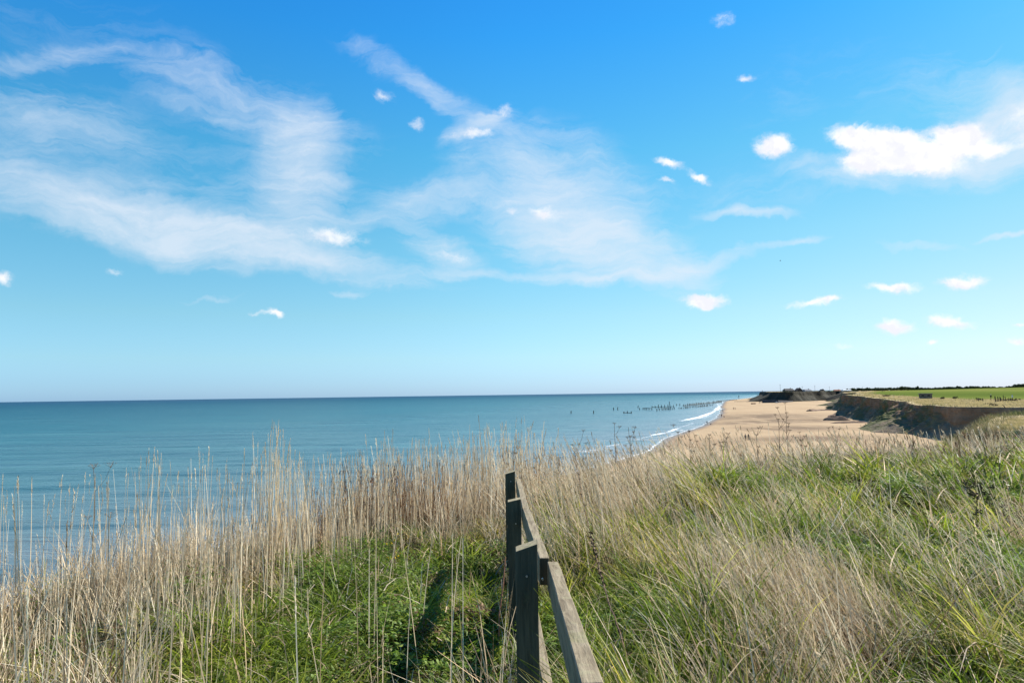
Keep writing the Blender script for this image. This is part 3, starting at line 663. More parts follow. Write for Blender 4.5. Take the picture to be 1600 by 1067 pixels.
# tall straw stems with seed heads
parts = []
def stems(X, Y, z, r, L, lean, az, bend, c, headp=.8):
    n = len(X); W_ = rng.uniform(.0050, .0088, n) * np.maximum(1, r / 7.0) ** .8
    k_ = ~((np.abs(X - .05) < .30) & (Y < 7.3)); X, Y, z, r, L, W_, lean, az, bend, c = [q[k_] for q in (X, Y, z, r, L, W_, lean, az, bend, c)]; n = len(X)
    if not n: return
    v, f, cc, C = ribbons(np.stack([X, Y, z], 1), az, L, W_, lean, bend, 5, c * .92, c, 3.0, .45)
    parts.append((v, f, cc))
    # seed heads along the last part of each stem
    kh = rng.random(n) < headp; tip = C[kh, -1]; pre = C[kh, -2]; nh = kh.sum(); dirv = tip - pre; Ls = np.linalg.norm(dirv, axis=1, keepdims=True) + 1e-9; dirv /= Ls
    hl = rng.uniform(.07, .17, nh); rr_ = r[kh]; thick = rng.uniform(.6, 1.5, nh)
    c2 = c[kh] * rng.uniform(.75, 1.15, nh)[:, None]
    m_ = 11
    q = np.repeat(np.arange(nh), m_); u = np.tile(np.linspace(0, 1, m_), nh) + rng.uniform(-.04, .04, nh * m_)
    Pp = tip[q] - dirv[q] * (hl[q] * (1 - u))[:, None]
    saz = rng.uniform(-math.pi, math.pi, len(q))
    tilt = np.arctan2(np.hypot(dirv[q, 0], dirv[q, 1]), dirv[q, 2])
    haz = np.arctan2(dirv[q, 0], dirv[q, 1])
    a_ = np.where(rng.random(len(q)) < .5, haz, saz)
    ln = np.clip(tilt * (a_ == haz) + rng.uniform(.08, .38, len(q)), 0, 1.6)
    Ll = rng.uniform(.014, .032, len(q)) * (1.15 - .5 * u) * np.maximum(1, rr_[q] / 9); Wl = rng.uniform(.003, .0055, len(q)) * thick[q] * np.maximum(1, rr_[q] / 7)
    v, f, cc, _ = ribbons(Pp, a_, Ll, Wl, ln, np.zeros(len(q)), 2, c2[q], None, 2.0, .3); parts.append((v, f, cc))
# left margin: upright, tall
X, Y, z, D, r = scatter(60000, 2.4, 13, -50, 4, -1.2)
X0 = X; prob = np.maximum(np.clip(1.25 - np.abs(D - .35) / 1.15, 0, 1), np.interp(X, [-2.2, -1.3], [.13, .01])) * np.interp(X, [-2.8, -2.0, -1.2], [.19, .42, .52]) * np.clip((.9 - X) / .9, 0, 1) * np.interp(r, [2.4, 4, 6], [.2, .5, 1]) * (.55 + .9 * np.clip(fbm(X * 1.6, Y * 1.6, 141, 4) * 2.6 + .42, 0, 1))
k = rng.random(len(X)) < prob; X, Y, z, D, r = [q[k] for q in (X, Y, z, D, r)]; n = len(X)
clm = 1 + fbm(X * 1.1, Y * 1.1, 151, 3) * .28
stems(X, Y, z, r, np.where(rng.random(n) < np.interp(X, [-4, -2.4, -1.7], [.85, .74, .25]), rng.uniform(.3, .6, n), rng.uniform(.6, 1.1, n)) * clm * np.interp(X, [-2.3, -1.7], [1, 1.1]), np.abs(rng.normal(.05, .07, n)), rng.uniform(-math.pi, math.pi, n), rng.normal(.05, .14, n), pal(n, STRAW, .12))
# a few extra tall ones, standing clear
tall = [(430 + q_, t_, 6.5 + q_ * .006) for q_, t_ in zip([-28, -24, -20, -17, -14, -11, -9, -7, -5, -3, 0, 2, 4, 6, 8, 11, 14, 17, 20, 26, 32, -34, -40, 38], [728, 712, 705, 716, 690, 700, 682, 694, 672, 680, 658, 676, 668, 690, 684, 702, 694, 712, 706, 722, 730, 735, 742, 738])] + [(430, 655, 6.6), (418, 690, 6.5), (441, 700, 6.6), (235, 700, 5.6), (249, 705, 5.7), (207, 715, 5.5), (305, 700, 5.8), (297, 735, 5.7), (350, 718, 6.1), (345, 725, 6.1), (392, 700, 6.2), (28, 740, 5.2), (45, 748, 5.2), (65, 755, 5.1), (84, 760, 5.2), (150, 735, 5.4), (160, 745, 5.4), (173, 740, 5.4), (185, 790, 5.4), (122, 775, 5.2),
        (592, 672, 8.2), (620, 690, 8.3), (655, 685, 8.8), (690, 690, 9.2), (718, 680, 9.4), (770, 690, 9.6), (520, 700, 7.6), (545, 712, 7.8), (500, 718, 7.4), (470, 712, 7.1), (640, 700, 8.6), (670, 700, 9.0), (0, 780, 5.0), (265, 740, 5.7), (365, 740, 6.2)]
for px, py, yy in tall:
    q = at_y(px, py, yy); g = 3
    X = q.x + rng.normal(0, .05, g); Y = yy + rng.normal(0, .1, g); D = sdf(X, Y); zz = H(X, Y, D) - np.clip(-D, 0, None) * 1.1
    L = (q.z - zz) * rng.uniform(.86, 1.02, g); L[0] = q.z - zz[0]
    stems(X, Y, zz, np.hypot(X, Y), L, np.abs(rng.normal(.02, .03, g)), rng.uniform(-3, 3, g), rng.normal(.0, .08, g), pal(g, STRAW[:4], .08), 1.0)
# right side: leaning to the left with the wind
X, Y, z, D, r = scatter(60000, 3.0, 34, -4, 50, -1.0)
d = dryness(X, Y, D); k = rng.random(len(X)) < np.clip(d * .5 - .08, 0, .34) * np.interp(r, [8, 20], [1, .55]) * np.clip((X + .3) / .8, 0, 1) + .19 * (D < 3.2) * (X > 0) * (X < 5) + .10 * (D < 3.5) * (X >= 5); X, Y, z, D, r = [q[k] for q in (X, Y, z, D, r)]; n = len(X)
upr = np.exp(-((X - .9) ** 2 / 1.2 + (Y - 8) ** 2 / 9))
stems(X, Y, z, r, rng.uniform(.38, .85, n) * (1 + fbm(X * .8, Y * .8, 161, 3) * .35) * (1 + .18 * np.clip(1.3 - D / 3.5, 0, 1) * (X < 6)), np.abs(rng.normal(.42, .22, n)) * (1 - .6 * upr), R(-80) + rng.normal(0, .6, n), rng.normal(.2, .15, n), pal(n, STRAW, .14) * .88, .7)
# brown dead stalks in a patch on the edge left of the fence, and along the crest
for (px, py, yy, sx, sy, cnt, hh) in [(600, 745, 8.6, .5, .4, 520, .78), (450, 800, 7.0, .3, .3, 60, .7), (800, 700, 9.6, .5, .5, 50, .9), (1060, 690, 13.5, 1.6, 1.2, 90, .62), (1320, 690, 18, 3.0, 2.5, 120, .6), (1480, 700, 20, 3.5, 3, 120, .55), (870, 705, 10.5, .7, .7, 50, .9)]:
    q = at_y(px, py, yy); X = q.x + rng.normal(0, sx, cnt); Y = yy + rng.normal(0, sy, cnt); D = sdf(X, Y); k = D > -1; X, Y, D = X[k], Y[k], D[k]; zz = H(X, Y, D) - np.clip(-D, 0, None) * 1.1; n = len(X)
    stems(X, Y, zz, np.hypot(X, Y), rng.uniform(.4, 1.2, n) * hh, np.abs(rng.normal(.18, .16, n)), rng.uniform(-3, 3, n), rng.normal(.0, .15, n), pal(n, BROWN, .1), 1.0)
stuff('straw_stems', parts, M_STRAW, 'tall straw coloured grass stems with feathery seed heads along the cliff edge', 'grass')

# tufts on the far clifftop, the spur and the slumped cliff face
parts = []
a = np.radians(rng.uniform(15, 46, 90000)); r = np.exp(rng.uniform(math.log(34), math.log(460), 90000)); X = r * np.sin(a); Y = r * np.cos(a); D = sdf(X, Y)
k = (D > -.3) & (rng.random(len(X)) < np.where(D < 3, .9, .45) * (X < np.interp(Y, FB[:, 1], FB[:, 0]) + 4)); X, Y, D, r = X[k], Y[k], D[k], r[k]; n = len(X); z = H(X, Y, D)
c = pal(n, [(.44, .35, .20), (.36, .29, .15), (.48, .40, .25), (.22, .21, .08)], .12)
dk = (D < 1.6) & (rng.random(n) < .5); c[dk] = pal(dk.sum(), [(.05, .07, .02), (.09, .10, .03), (.13, .10, .05)])
v, f, cc, _ = ribbons(np.stack([X, Y, z], 1), R(-80) + rng.normal(0, .6, n), rng.uniform(.25, .75, n), rng.uniform(.01, .03, n) * r / 50, np.abs(rng.normal(.35, .2, n)), rng.uniform(0, .5, n), 2, c * .8, c); parts.append((v, f, cc))
# face vegetation
rad = np.hypot(VV[:, :, 0], VV[:, :, 1]); wgt = np.clip(VEG - .35, 0, 1) * ((rad > 36) & (rad < 470)) / np.maximum(rad, 40) ** 1.0 * (VV[:, :, 0] > 0.25 * VV[:, :, 1]) ; wgt[:, -4:] *= .2
spur = ((VV[:, :, 1] > 66) & (VV[:, :, 1] < 130)); wgt = np.where(spur, wgt * 8, wgt)
wf = wgt.ravel() / wgt.sum(); idx = rng.choice(len(wf), 46000, p=wf); P = VV.reshape(-1, 3)[idx] + rng.normal(0, .35, (len(idx), 3)) * np.array([1, 1, .12]); n = len(P); r = np.hypot(P[:, 0], P[:, 1])
pn = fbm(P[:, 0] * .12, P[:, 1] * .12 + P[:, 2] * .2, 171, 3)
k = (pn > -.12) | spur.ravel()[idx]; P, r, pn = P[k], r[k], pn[k]; n = len(P)
c = np.where(((pn + rng.normal(0, .15, n)) > .05)[:, None], pal(n, [(.05, .075, .022), (.10, .13, .04), (.20, .22, .06), (.07, .09, .03)], .15), pal(n, [(.42, .34, .20), (.30, .26, .12), (.10, .12, .04)], .15))
v, f, cc, _ = ribbons(P, R(-80) + rng.normal(0, .8, n), rng.uniform(.3, .85, n), rng.uniform(.012, .035, n) * r / 55, np.abs(rng.normal(.4, .25, n)), rng.uniform(0, .5, n), 2, c * .8, c); parts.append((v, f, cc))
stuff('distant_tufts', parts, M_STRAW, 'tan and dark green tufts of grass along the far clifftop edge and slumped slopes', 'grass')

# ------------------------------------------------------------------ separate plants
M_STALK = noisy('dry_stalk', (.10, .065, .045), (.24, .16, .10), 20)
def cards(MBo, P, n, size, rnd, elong=1.6):
    """n small pointed leaf faces around the points P"""
    for _ in range(n):
        p = P[rnd.randrange(len(P))]; d = Vector((rnd.gauss(0, 1), rnd.gauss(0, 1), rnd.gauss(0, .8))).normalized(); s = d.cross(Vector((rnd.gauss(0, 1), rnd.gauss(0, 1), rnd.gauss(0, 1)))).normalized()
        L = size * rnd.uniform(.5, 1.3) * elong; w = size * rnd.uniform(.25, .5)
        MBo.add([p, p + d * L * .5 + s * w, p + d * L, p + d * L * .5 - s * w], [(0, 1, 2, 3)])
def colmesh(mb, name, cols, m, parent, rnd):
    o = mb.build(name, m, parent); me = o.data; at = me.color_attributes.new('Col', 'FLOAT_COLOR', 'CORNER')
    vals = []
    for p in me.polygons:
        c = cols[rnd.randrange(len(cols))]; j = rnd.uniform(.8, 1.2)
        vals += [c[0] * j, c[1] * j, c[2] * j, 1] * p.loop_total
    at.data.foreach_set('color', vals); return o
def base_on_ground(px, py, y, dz=0):
    q = at_y(px, py, y); D_ = float(sdf(np.array([q.x]), np.array([y]))[0]); return Vector((q.x, y, H1(q.x, y) - max(0, -D_) * 1.1 + dz))

def umbel_plant(px, py_top, y, seed, label, group=None, heads=7, spread=.16, cols=((.20, .13, .08), (.12, .08, .055))):
    rnd = random.Random(seed); top = at_y(px, py_top, y); b = base_on_ground(px, py_top, y, -.03); h = max(.25, top.z - b.z)
    t = empty('dried_umbel_plant', b); tag(t, label, 'plant', group)
    lean = Vector((rnd.uniform(-.12, .04), rnd.uniform(-.05, .05), 0)) * h
    pts = [Vector((0, 0, 0)) + lean * (k / 6) ** 1.5 * -1 * 0 + Vector((rnd.gauss(0, .006), rnd.gauss(0, .006), h * .93 * k / 6)) for k in range(7)]
    fk = max(1, y / 8)
    mb = MB(); mb.tube(pts, [.004 * fk * (1.25 - .8 * k / 6) for k in range(7)], 5)
    ends = [(pts[-1], Vector((0, 0, h * .07)))]
    for i in range(heads - 1):
        k = rnd.randint(3, 6); p = pts[k]; an = rnd.uniform(0, 6.28); L = spread * rnd.uniform(.6, 1.3) * (1.3 - k / 12)
        e = p + Vector((math.cos(an) * L, math.sin(an) * L, L * rnd.uniform(.9, 1.8))); mid = p.lerp(e, .5) + Vector((math.cos(an) * L * .12, math.sin(an) * L * .12, -L * .05))
        mb.tube([p, mid, e], [.0022 * fk, .0018 * fk, .0013 * fk], 4); ends.append((e, Vector((math.cos(an), math.sin(an), 2)).normalized() * .02))
    mb.build('stem', M_STALK, t)
    for e, d in ends:
        hb = MB(); nr = rnd.randint(8, 13); rs_ = rnd.uniform(.03, .055)
        for j in range(nr):
            an = 2 * math.pi * j / nr + rnd.uniform(-.2, .2); q = e + Vector((math.cos(an) * rs_ * rnd.uniform(.3, 1), math.sin(an) * rs_ * rnd.uniform(.3, 1), rs_ * rnd.uniform(.5, .9)))
            hb.tube([e, q], [.0008 * fk, .0007 * fk], 3, False); cards(hb, [q], 4, .006 * min(fk, 1.8), rnd, 1.2)
        hb.build('flower_head', M_STALK, t)
    return t
UMB = [(148, 716, 5.5, 'brown seed head on a thick stalk above the pale stems at the left cliff edge'), (800, 700, 9.5, 'brown branched dead stalk rising right behind the farthest fence post'),
       (838, 712, 10.5, 'bare dead umbel stalk a little right of the farthest fence post'), (905, 690, 12.5, 'dead umbel stalk with a kinked stem in front of the surf'), (960, 655, 12.5, 'tallest dead umbel plant, seen against the shallow sea'),
       (985, 678, 12.8, 'thin umbel stalk next to the tallest one, against the swash'), (1059, 671, 13.5, 'lone umbel stalk standing where the water meets the sand'), (1078, 684, 13.8, 'branching umbel plant in front of the near end of the beach'),
       (1108, 676, 13.5, 'dense umbel plant with many brown heads in front of the sand'), (1130, 688, 14.5, 'low umbel plant left of the walking couple on the beach'), (1216, 650, 15, 'tall slender umbel stalk against the middle of the beach'),
       (1228, 640, 15.5, 'tallest thin stalk in front of the dark damp sand'), (1182, 676, 14.5, 'spreading umbel plant just right of the walking couple'), (1252, 686, 16, 'short brown umbel plant in front of the sand'),
       (1305, 672, 17, 'dead umbel stalk below the long clay ledges'), (1368, 688, 18.5, 'low dead umbel on the crest left of the tall stalk by the cliff'), (1425, 655, 18.5, 'single leaning dead stalk in front of the cliff foot')]
for i, (px, py, y, lb) in enumerate(UMB): umbel_plant(px, py, y, 40 + i, lb, 'dried umbel plants on the clifftop', 4 + (i * 3) % 6, .13 + .02 * (i % 4))

# leaning bramble stem right of the fence
rnd = random.Random(5)
root = empty('dead_bramble_stem', base_on_ground(992, 1090, 3.75)); tag(root, 'long dark leaning stem with shrivelled leaves just right of the fence', 'plant')
ctrl = [at_y(992, 1072, 3.6), at_y(972, 1000, 3.9), at_y(948, 930, 4.2), at_y(934, 880, 4.5), at_y(924, 840, 4.8), at_y(912, 790, 5.1), at_y(903, 740, 5.4), at_y(897, 700, 5.6)]
ctrl = [root.location.copy()] + ctrl; fine_ = []
for i in range(len(ctrl) - 1):
    for k in range(6): fine_.append(ctrl[i].lerp(ctrl[i + 1], k / 6) - root.location + Vector((rnd.gauss(0, .0022), rnd.gauss(0, .0022), 0)))
mb = MB(); mb.tube(fine_, [.006 - .0045 * i / len(fine_) for i in range(len(fine_))], 6)
for i in range(4, len(fine_) - 1, 2):
    d = Vector((rnd.gauss(0, 1), rnd.gauss(0, .6), rnd.uniform(.3, 1.4))).normalized() * rnd.uniform(.02, .07); mb.tube([fine_[i], fine_[i] + d], [.0016, .0008], 3, False)
mb.build('stem', M_STALK, root)
mb = MB(); cards(mb, fine_[20:32], 130, .014, rnd); cards(mb, fine_[8:20], 40, .010, rnd); cards(mb, fine_[32:], 40, .008, rnd)
mb.v = [tuple(Vector(v) + Vector((rnd.gauss(0, .004), rnd.gauss(0, .004), 0))) for v in mb.v]
colmesh(mb, 'withered_leaves', [(.05, .035, .03), (.09, .06, .045), (.03, .028, .02)], M_WEED, root, rnd)
# reddish cane at the foot of the second post
cane = empty('red_brown_cane', base_on_ground(779, 965, 4.7)); tag(cane, 'short red brown cane leaning against the left side of the middle fence post', 'plant')
P0 = cane.location; cp = [P0, at_y(780, 960, 4.7), at_y(786, 915, 4.75), at_y(789.5, 870, 4.8)]
mb = MB(); mb.tube([p - P0 for p in cp], [.006, .006, .0055, .004], 6); mb.build('stem', noisy('cane_bark', (.24, .10, .06), (.36, .19, .12), 20), cane)

def weed(name, px, py_top, y, h, w, n, cols, label, seed, group=None, br=6):
    rnd = random.Random(seed); top = at_y(px, py_top, y); b = Vector((top.x, y, top.z - h))
    gr = base_on_ground(px, py_top, y).z - .02; t = empty(name, (b.x, y, min(gr, b.z))); tag(t, label, 'plant', group); b0 = t.location
    hh = top.z - b0.z; pts = [Vector((rnd.gauss(0, .012), rnd.gauss(0, .012), hh * k / 6)) for k in range(7)]
    mb = MB(); mb.tube(pts, [.0055 * (1.2 - .9 * k / 6) for k in range(7)], 5); P = []
    for k in range(2, 7): P += [pts[k]] * 2
    for i in range(br):
        k = rnd.randint(2, 5); an = rnd.uniform(0, 6.28); L = w * rnd.uniform(.5, 1.1); e = pts[k] + Vector((math.cos(an) * L, math.sin(an) * L, L * rnd.uniform(.5, 1.3)))
        mb.tube([pts[k], e], [.003, .0015], 4, False); P += [pts[k].lerp(e, u) for u in (.4, .6, .8, 1, 1)]
    mb.build('stem', M_STALK, t)
    lf = MB(); P2 = [p + Vector((rnd.gauss(0, w * .1), rnd.gauss(0, w * .1), rnd.gauss(0, w * .12))) for p in P for _ in range(5)]
    cards(lf, P2, n, .02 * max(1, y / 9), rnd, 1.5); colmesh(lf, 'leaves', cols, M_WEED, t, rnd); return t
DK = [(.035, .04, .02), (.06, .065, .03), (.05, .04, .03)]; DG = [(.04, .075, .02), (.07, .11, .03), (.05, .05, .02)]
weed('dark_thistle', 1523, 758, 6.9, .8, .14, 420, DK, 'tall dark withered thistle standing alone in the green grass at the right', 1)
weed('dark_thistle', 1476, 742, 9.5, .5, .12, 220, DG, 'dark green weed left of the tall dark thistle', 2, 'dark weeds in the right hand grass')
weed('dark_thistle', 1519, 735, 10, .5, .18, 300, DG, 'bushy dark green weed behind the tall dark thistle', 3, 'dark weeds in the right hand grass')
weed('dark_thistle', 1537, 768, 8.6, .4, .12, 150, DG, 'low dark weed immediately right of the tall dark thistle', 4, 'dark weeds in the right hand grass')
weed('dark_thistle', 1565, 785, 8.2, .4, .10, 90, DK, 'sparse brown weed near the right edge of the picture', 5, 'dark weeds in the right hand grass')
weed('dark_thistle', 1435, 738, 12, .4, .14, 160, DK, 'brown weed on the rise left of the dark green weeds', 6, 'dark weeds in the right hand grass')
weed('dark_thistle', 1350, 725, 14, .4, .16, 200, DK, 'brown dead weed clump in the tan grass below the long cliff', 7, 'dark weeds in the right hand grass')
weed('dark_thistle', 1588, 705, 18, .6, .2, 200, DK, 'brown weed on the crest at the far right', 8, 'dark weeds in the right hand grass')
weed('dark_thistle', 1478, 835, 6.6, .3, .05, 20, DK, 'thin bare dark twig in the grass left of the tall dark thistle', 9, 'dark weeds in the right hand grass', 1)
weed('ragwort', 618, 838, 6.2, .35, .08, 90, [(.10, .16, .04), (.55, .40, .03), (.06, .11, .03)], 'small ragwort with yellow flowers in the grass left of the fence', 10)
weed('dock_plant', 585, 742, 8.4, .8, .12, 260, [(.14, .07, .045), (.20, .11, .06)], 'red brown seeding dock at the cliff edge, the left one of the pair', 11, 'seeding docks at the cliff edge')
weed('dock_plant', 618, 746, 8.5, .8, .13, 260, [(.14, .07, .045), (.20, .11, .06)], 'red brown seeding dock at the cliff edge, the right one of the pair', 12, 'seeding docks at the cliff edge')

# ------------------------------------------------------------------ things on the clifftop
_yy = np.exp(np.linspace(math.log(36), math.log(3000), 2600))
def on_land(px, py):
    r = ray(px, py); X = r.x / r.y * _yy; Z = CAMZ + r.z / r.y * _yy; D = sdf(X, _yy); h = H(X, _yy, D)
    hit = np.where((Z < h) & (D > 0))[0]
    i = hit[0] if len(hit) else -1
    return Vector((X[i], _yy[i], h[i]))
def land_at(px, y):
    x = ray(px, 610).x / ray(px, 610).y * y; return Vector((x, y, H1(x, y)))
def finish(o, w=0):
    bm = bmesh.new(); bm.from_mesh(o.data); bmesh.ops.recalc_face_normals(bm, faces=bm.faces)
    if w: bmesh.ops.bevel(bm, geom=[e for e in bm.edges if len(e.link_faces) == 2 and e.calc_face_angle() > .5], offset=w, segments=1, affect='EDGES')
    bm.to_mesh(o.data); bm.free(); return o
M_BRICK = noisy('weathered_blockwork', (.16, .115, .085), (.24, .18, .13), 2.5); M_CONC = noisy('stained_concrete', (.13, .12, .10), (.22, .20, .17), 1.5)
M_HOLE = mat('dark_opening', (.012, .012, .012), .95, .05)[0]
# pillbox
p = on_land(1446.5, 622.2); sc_ = p.y / 278.0
pb = empty('pillbox', p, R(-24)); tag(pb, 'low square concrete pillbox with dark loopholes between the field and the cliff edge', 'pillbox')
mb = MB(); hx, hy, ht = 2.2 * sc_, 1.5 * sc_, 1.65 * sc_; mb.hexa([(-hx, -hy, -.4), (hx, -hy, -.4), (hx, hy, -.4), (-hx, hy, -.4), (-hx * .98, -hy * .98, ht), (hx * .98, -hy * .98, ht), (hx * .98, hy * .98, ht), (-hx * .98, hy * .98, ht)]); finish(mb.build('wall', M_BRICK, pb), .04)
mb = MB(); mb.box(-hx - .15, hx + .15, -hy - .15, hy + .15, ht + .004, ht + .32); finish(mb.build('roof_slab', M_CONC, pb), .05)
for x in (-1.1, .95):
    mb = MB(); mb.box(x * sc_ - .4, x * sc_ + .4, -hy - .03, -hy + .2, ht * .55, ht * .8); mb.build('loophole', M_HOLE, pb)
mb = MB(); mb.box(-hx - .03, -hx + .2, -.4, .4, ht * .55, ht * .8); mb.build('loophole', M_HOLE, pb)

# leaning fence posts on the clifftop
lean_posts = [(1554.6, 619, -.06), (1556.5, 619.5, .25), (1558.5, 620, .35), (1561, 620.5, .3), (1563, 621, .02), (1566.8, 617.5, .05), (1570.6, 619.6, -.12), (1574, 622, .3), (1577.5, 622, .15), (1535, 622, -.1), (1528, 621.5, .12)]
gp = on_land(1566, 626.5)
lbs = ['thick dark post beside the walker in the dark coat', 'dark post leaning right, first of the leaning pair', 'dark post leaning steeply right', 'leaning post in the middle of the broken fence line', 'short upright post after the leaning ones', 'tallest post of the broken clifftop fence', 'post leaning slightly left behind the tallest one', 'low stump leaning right', 'low stump nearest the walker in the pale top', 'short stump left of the walker in the dark coat', 'leftmost short stump of the broken clifftop fence']
for i, (px, pyt, ln) in enumerate(lean_posts):
    q = land_at(px, gp.y + i * .9 - 4); tp = at_y(px, pyt, q.y); h = max(.8, tp.z - q.z); mb = MB(); r_ = .17 if i == 0 else .11
    mb.tube([(0, 0, -.4), (ln * h * .5, 0, h * .5), (ln * h, 0, h)], [r_, r_ * .95, r_ * .85], 7); o = mb.build('fence_post', M_PILE); o.location = q
    tag(o, lbs[i], 'post', 'posts of the broken clifftop fence')
# the long leaning stick nearer the edge
q = on_land(1572, 640.5); tp = at_y(1566.3, 632, q.y); mb = MB(); mb.tube([(0, 0, -.2), tuple((tp - q) * .5), tuple(tp - q)], [.09, .08, .06], 6); o = mb.build('leaning_stake', M_PILE); o.location = q; tag(o, 'long thin stake leaning left by itself at the cliff edge', 'stake')
# low scrub bushes along the field edge
def bush(px, py, w, h, seed, label, cols=DK):
    rnd = random.Random(seed); q = on_land(px, py); s = q.y / 200; mb = MB(); P = [Vector((rnd.gauss(0, w * .33), rnd.gauss(0, w * .3), abs(rnd.gauss(0, h * .4)))) for _ in range(60)]
    cards(mb, P, 260, .22 * s, rnd, 1.3); o = colmesh(mb, 'scrub_bush', cols, M_WEED, None, rnd); o.location = q; tag(o, label, 'bush', 'low scrub along the field edge')
for i, (px, py, w, h, lb) in enumerate([(1530, 625, 1.4, .7, 'dark low bush left of the broken clifftop fence'), (1384.5, 619, 1.6, .7, 'small dark bush between the long cliff and the field'), (1492, 622.5, 1.0, .8, 'scrub bush on the field edge right of the pillbox'), (1473, 623, 1.0, .7, 'small scrub bush right beside the pillbox'), (1586, 626, 2.2, .6, 'low dark bush at the feet of the walker in the pale top'), (1552, 634, 1.6, .8, 'brown thicket near the cliff edge below the broken fence'), (1575, 626, 3, .6, 'low brown scrub under the stumps of the broken fence')]): bush(px, py, w, h, 60 + i, lb)

# ------------------------------------------------------------------ people
def skin_mesh(name, V, E, Rd, root, sub=1):
    me = bpy.data.meshes.new(name + '_sk'); me.from_pydata(V, E, []); o = bpy.data.objects.new(name + '_sk', me); COL.objects.link(o)
    sk = o.modifiers.new('s', 'SKIN'); 
    for i, r_ in enumerate(Rd): me.skin_vertices[0].data[i].radius = (r_, r_) if not hasattr(r_, '__len__') else r_; me.skin_vertices[0].data[i].use_root = (i == root)
    o.modifiers.new('u', 'SUBSURF').levels = sub
    dg = bpy.context.evaluated_depsgraph_get(); em = bpy.data.meshes.new_from_object(o.evaluated_get(dg)); em.name = name
    bpy.data.objects.remove(o); bpy.data.meshes.remove(me)
    for p_ in em.polygons: p_.use_smooth = True
    return em
def body(walk=.25, bend=0, sit=False):
    """standing or walking figure 1.72 m tall, facing -Y"""
    w = walk
    V = [(0, 0, .93), (0, -.01, 1.08), (0, -.02 - bend * .3, 1.28), (0, -.02 - bend * .5, 1.42), (0, -.03 - bend * .6, 1.50), (0, -.05 - bend * .65, 1.60), (0, -.045 - bend * .65, 1.68),
         (.09, 0, .90), (.10, -w * .5, .50), (.10, -w * .72, .08), (.10, -w * .72 - .14, .035), (-.09, 0, .90), (-.10, w * .25, .50), (-.10, w, .12), (-.10, w - .12, .035),
         (.17, -.02 - bend * .45, 1.39), (.22, w * .3, 1.14), (.21, w * .35 - .12, .90), (.21, w * .35 - .16, .80), (-.17, -.02 - bend * .45, 1.39), (-.22, -w * .2, 1.14), (-.21, -w * .5 - .1, .92), (-.21, -w * .55 - .13, .83)]
    E = [(0, 1), (1, 2), (2, 3), (3, 4), (4, 5), (5, 6), (0, 7), (7, 8), (8, 9), (9, 10), (0, 11), (11, 12), (12, 13), (13, 14), (3, 15), (15, 16), (16, 17), (17, 18), (3, 19), (19, 20), (20, 21), (21, 22)]
    Rd = [(.15, .11), (.13, .10), (.16, .115), (.12, .09), .055, (.085, .10), (.075, .085), .09, .062, .045, .04, .09, .062, .045, .04, .06, .048, .038, .03, .06, .048, .038, .03]
    return skin_mesh('person_body', V, E, Rd, 0, 1)
SKIN = mat('skin_tone', (.45, .28, .2), .6)[0]; HAIR = mat('dark_hair', (.04, .03, .02), .8)[0]
BM = {k: body(*k) for k in [(.25, 0), (.05, 0), (.1, .35)]}
_cm = {}
def cloth(c):
    if c not in _cm: _cm[c] = mat('clothing_%d' % len(_cm), c, .85)[0]
    return _cm[c]
def person(loc, heading, top, legs, label, group, pose=(.25, 0), scale=1.0, hat=None):
    me = BM[pose].copy(); o = bpy.data.objects.new('person', me); COL.objects.link(o)
    for m_ in (cloth(top), cloth(legs), SKIN, HAIR): me.materials.append(m_)
    for p_ in me.polygons:
        c = p_.center
        p_.material_index = 2 if c.z > 1.49 or (c.z < .86 and abs(c.x) > .165) else (0 if c.z > .90 else (3 if c.z < .07 else 1))
    o.location = loc; o.rotation_euler = (0, 0, heading); o.scale = (scale,) * 3
    hb = MB(); hd = -.045 - pose[1] * .65
    for k in range(6):
        pass
    bm = bmesh.new(); bmesh.ops.create_uvsphere(bm, u_segments=12, v_segments=8, radius=.105)
    for v in bm.verts: v.co.y *= 1.1; v.co.y += .018; v.co.z *= .95
    bmesh.ops.delete(bm, geom=[v for v in bm.verts if v.co.z < -.045 or (v.co.y < -.07 and v.co.z < .04)], context='VERTS')
    for v in bm.verts: v.co.z += 1.655; v.co.y += hd
    hm = bpy.data.meshes.new('hair'); bm.to_mesh(hm); bm.free(); link('hair', hm, cloth(hat) if hat else HAIR, o)
    tag(o, label, 'person', group); return o
def bp(px, py):
    z = 1.6
    for _ in range(5): p = on_z(px, py, z); z = beach_z(p.x, p.y)
    p = on_z(px, py, max(z, .02)); return p
GB = 'people walking on the beach'
person(bp(1165, 688.6), R(150), (.03, .05, .06), (.02, .025, .04), 'walker in a dark teal coat, left one of the couple nearest on the beach', GB, scale=1.03)
person(bp(1169.8, 688.3), R(160), (.015, .015, .02), (.02, .02, .03), 'walker all in black, right one of the couple nearest on the beach', GB, scale=1.03)
person(bp(1104.9, 663.6), R(-20), (.02, .02, .03), (.03, .03, .05), 'walker in dark clothes standing upright at the edge of the water', GB, (.05, 0))
person(bp(1101.6, 664.9), R(60), (.10, .03, .03), (.05, .03, .03), 'person in dark red bending down beside the water, smaller than the one next to it', GB, (.1, .35), .82)
person(bp(1127.6, 651.8), R(170), (.05, .02, .03), (.02, .02, .03), 'lone walker with a dog near the curve of the shoreline', GB)
person(bp(1129.6, 643.9), R(180), (.05, .015, .03), (.02, .03, .05), 'lone walker at the water edge farther on from the dog walker', GB)
person(bp(1146.3, 640.2), R(160), (.06, .06, .04), (.03, .04, .03), 'left walker of the distant pair in the middle of the sand', GB, scale=1.05)
person(bp(1148.7, 640.2), R(170), (.10, .09, .06), (.05, .06, .05), 'right walker of the distant pair in the middle of the sand', GB, scale=1.05)
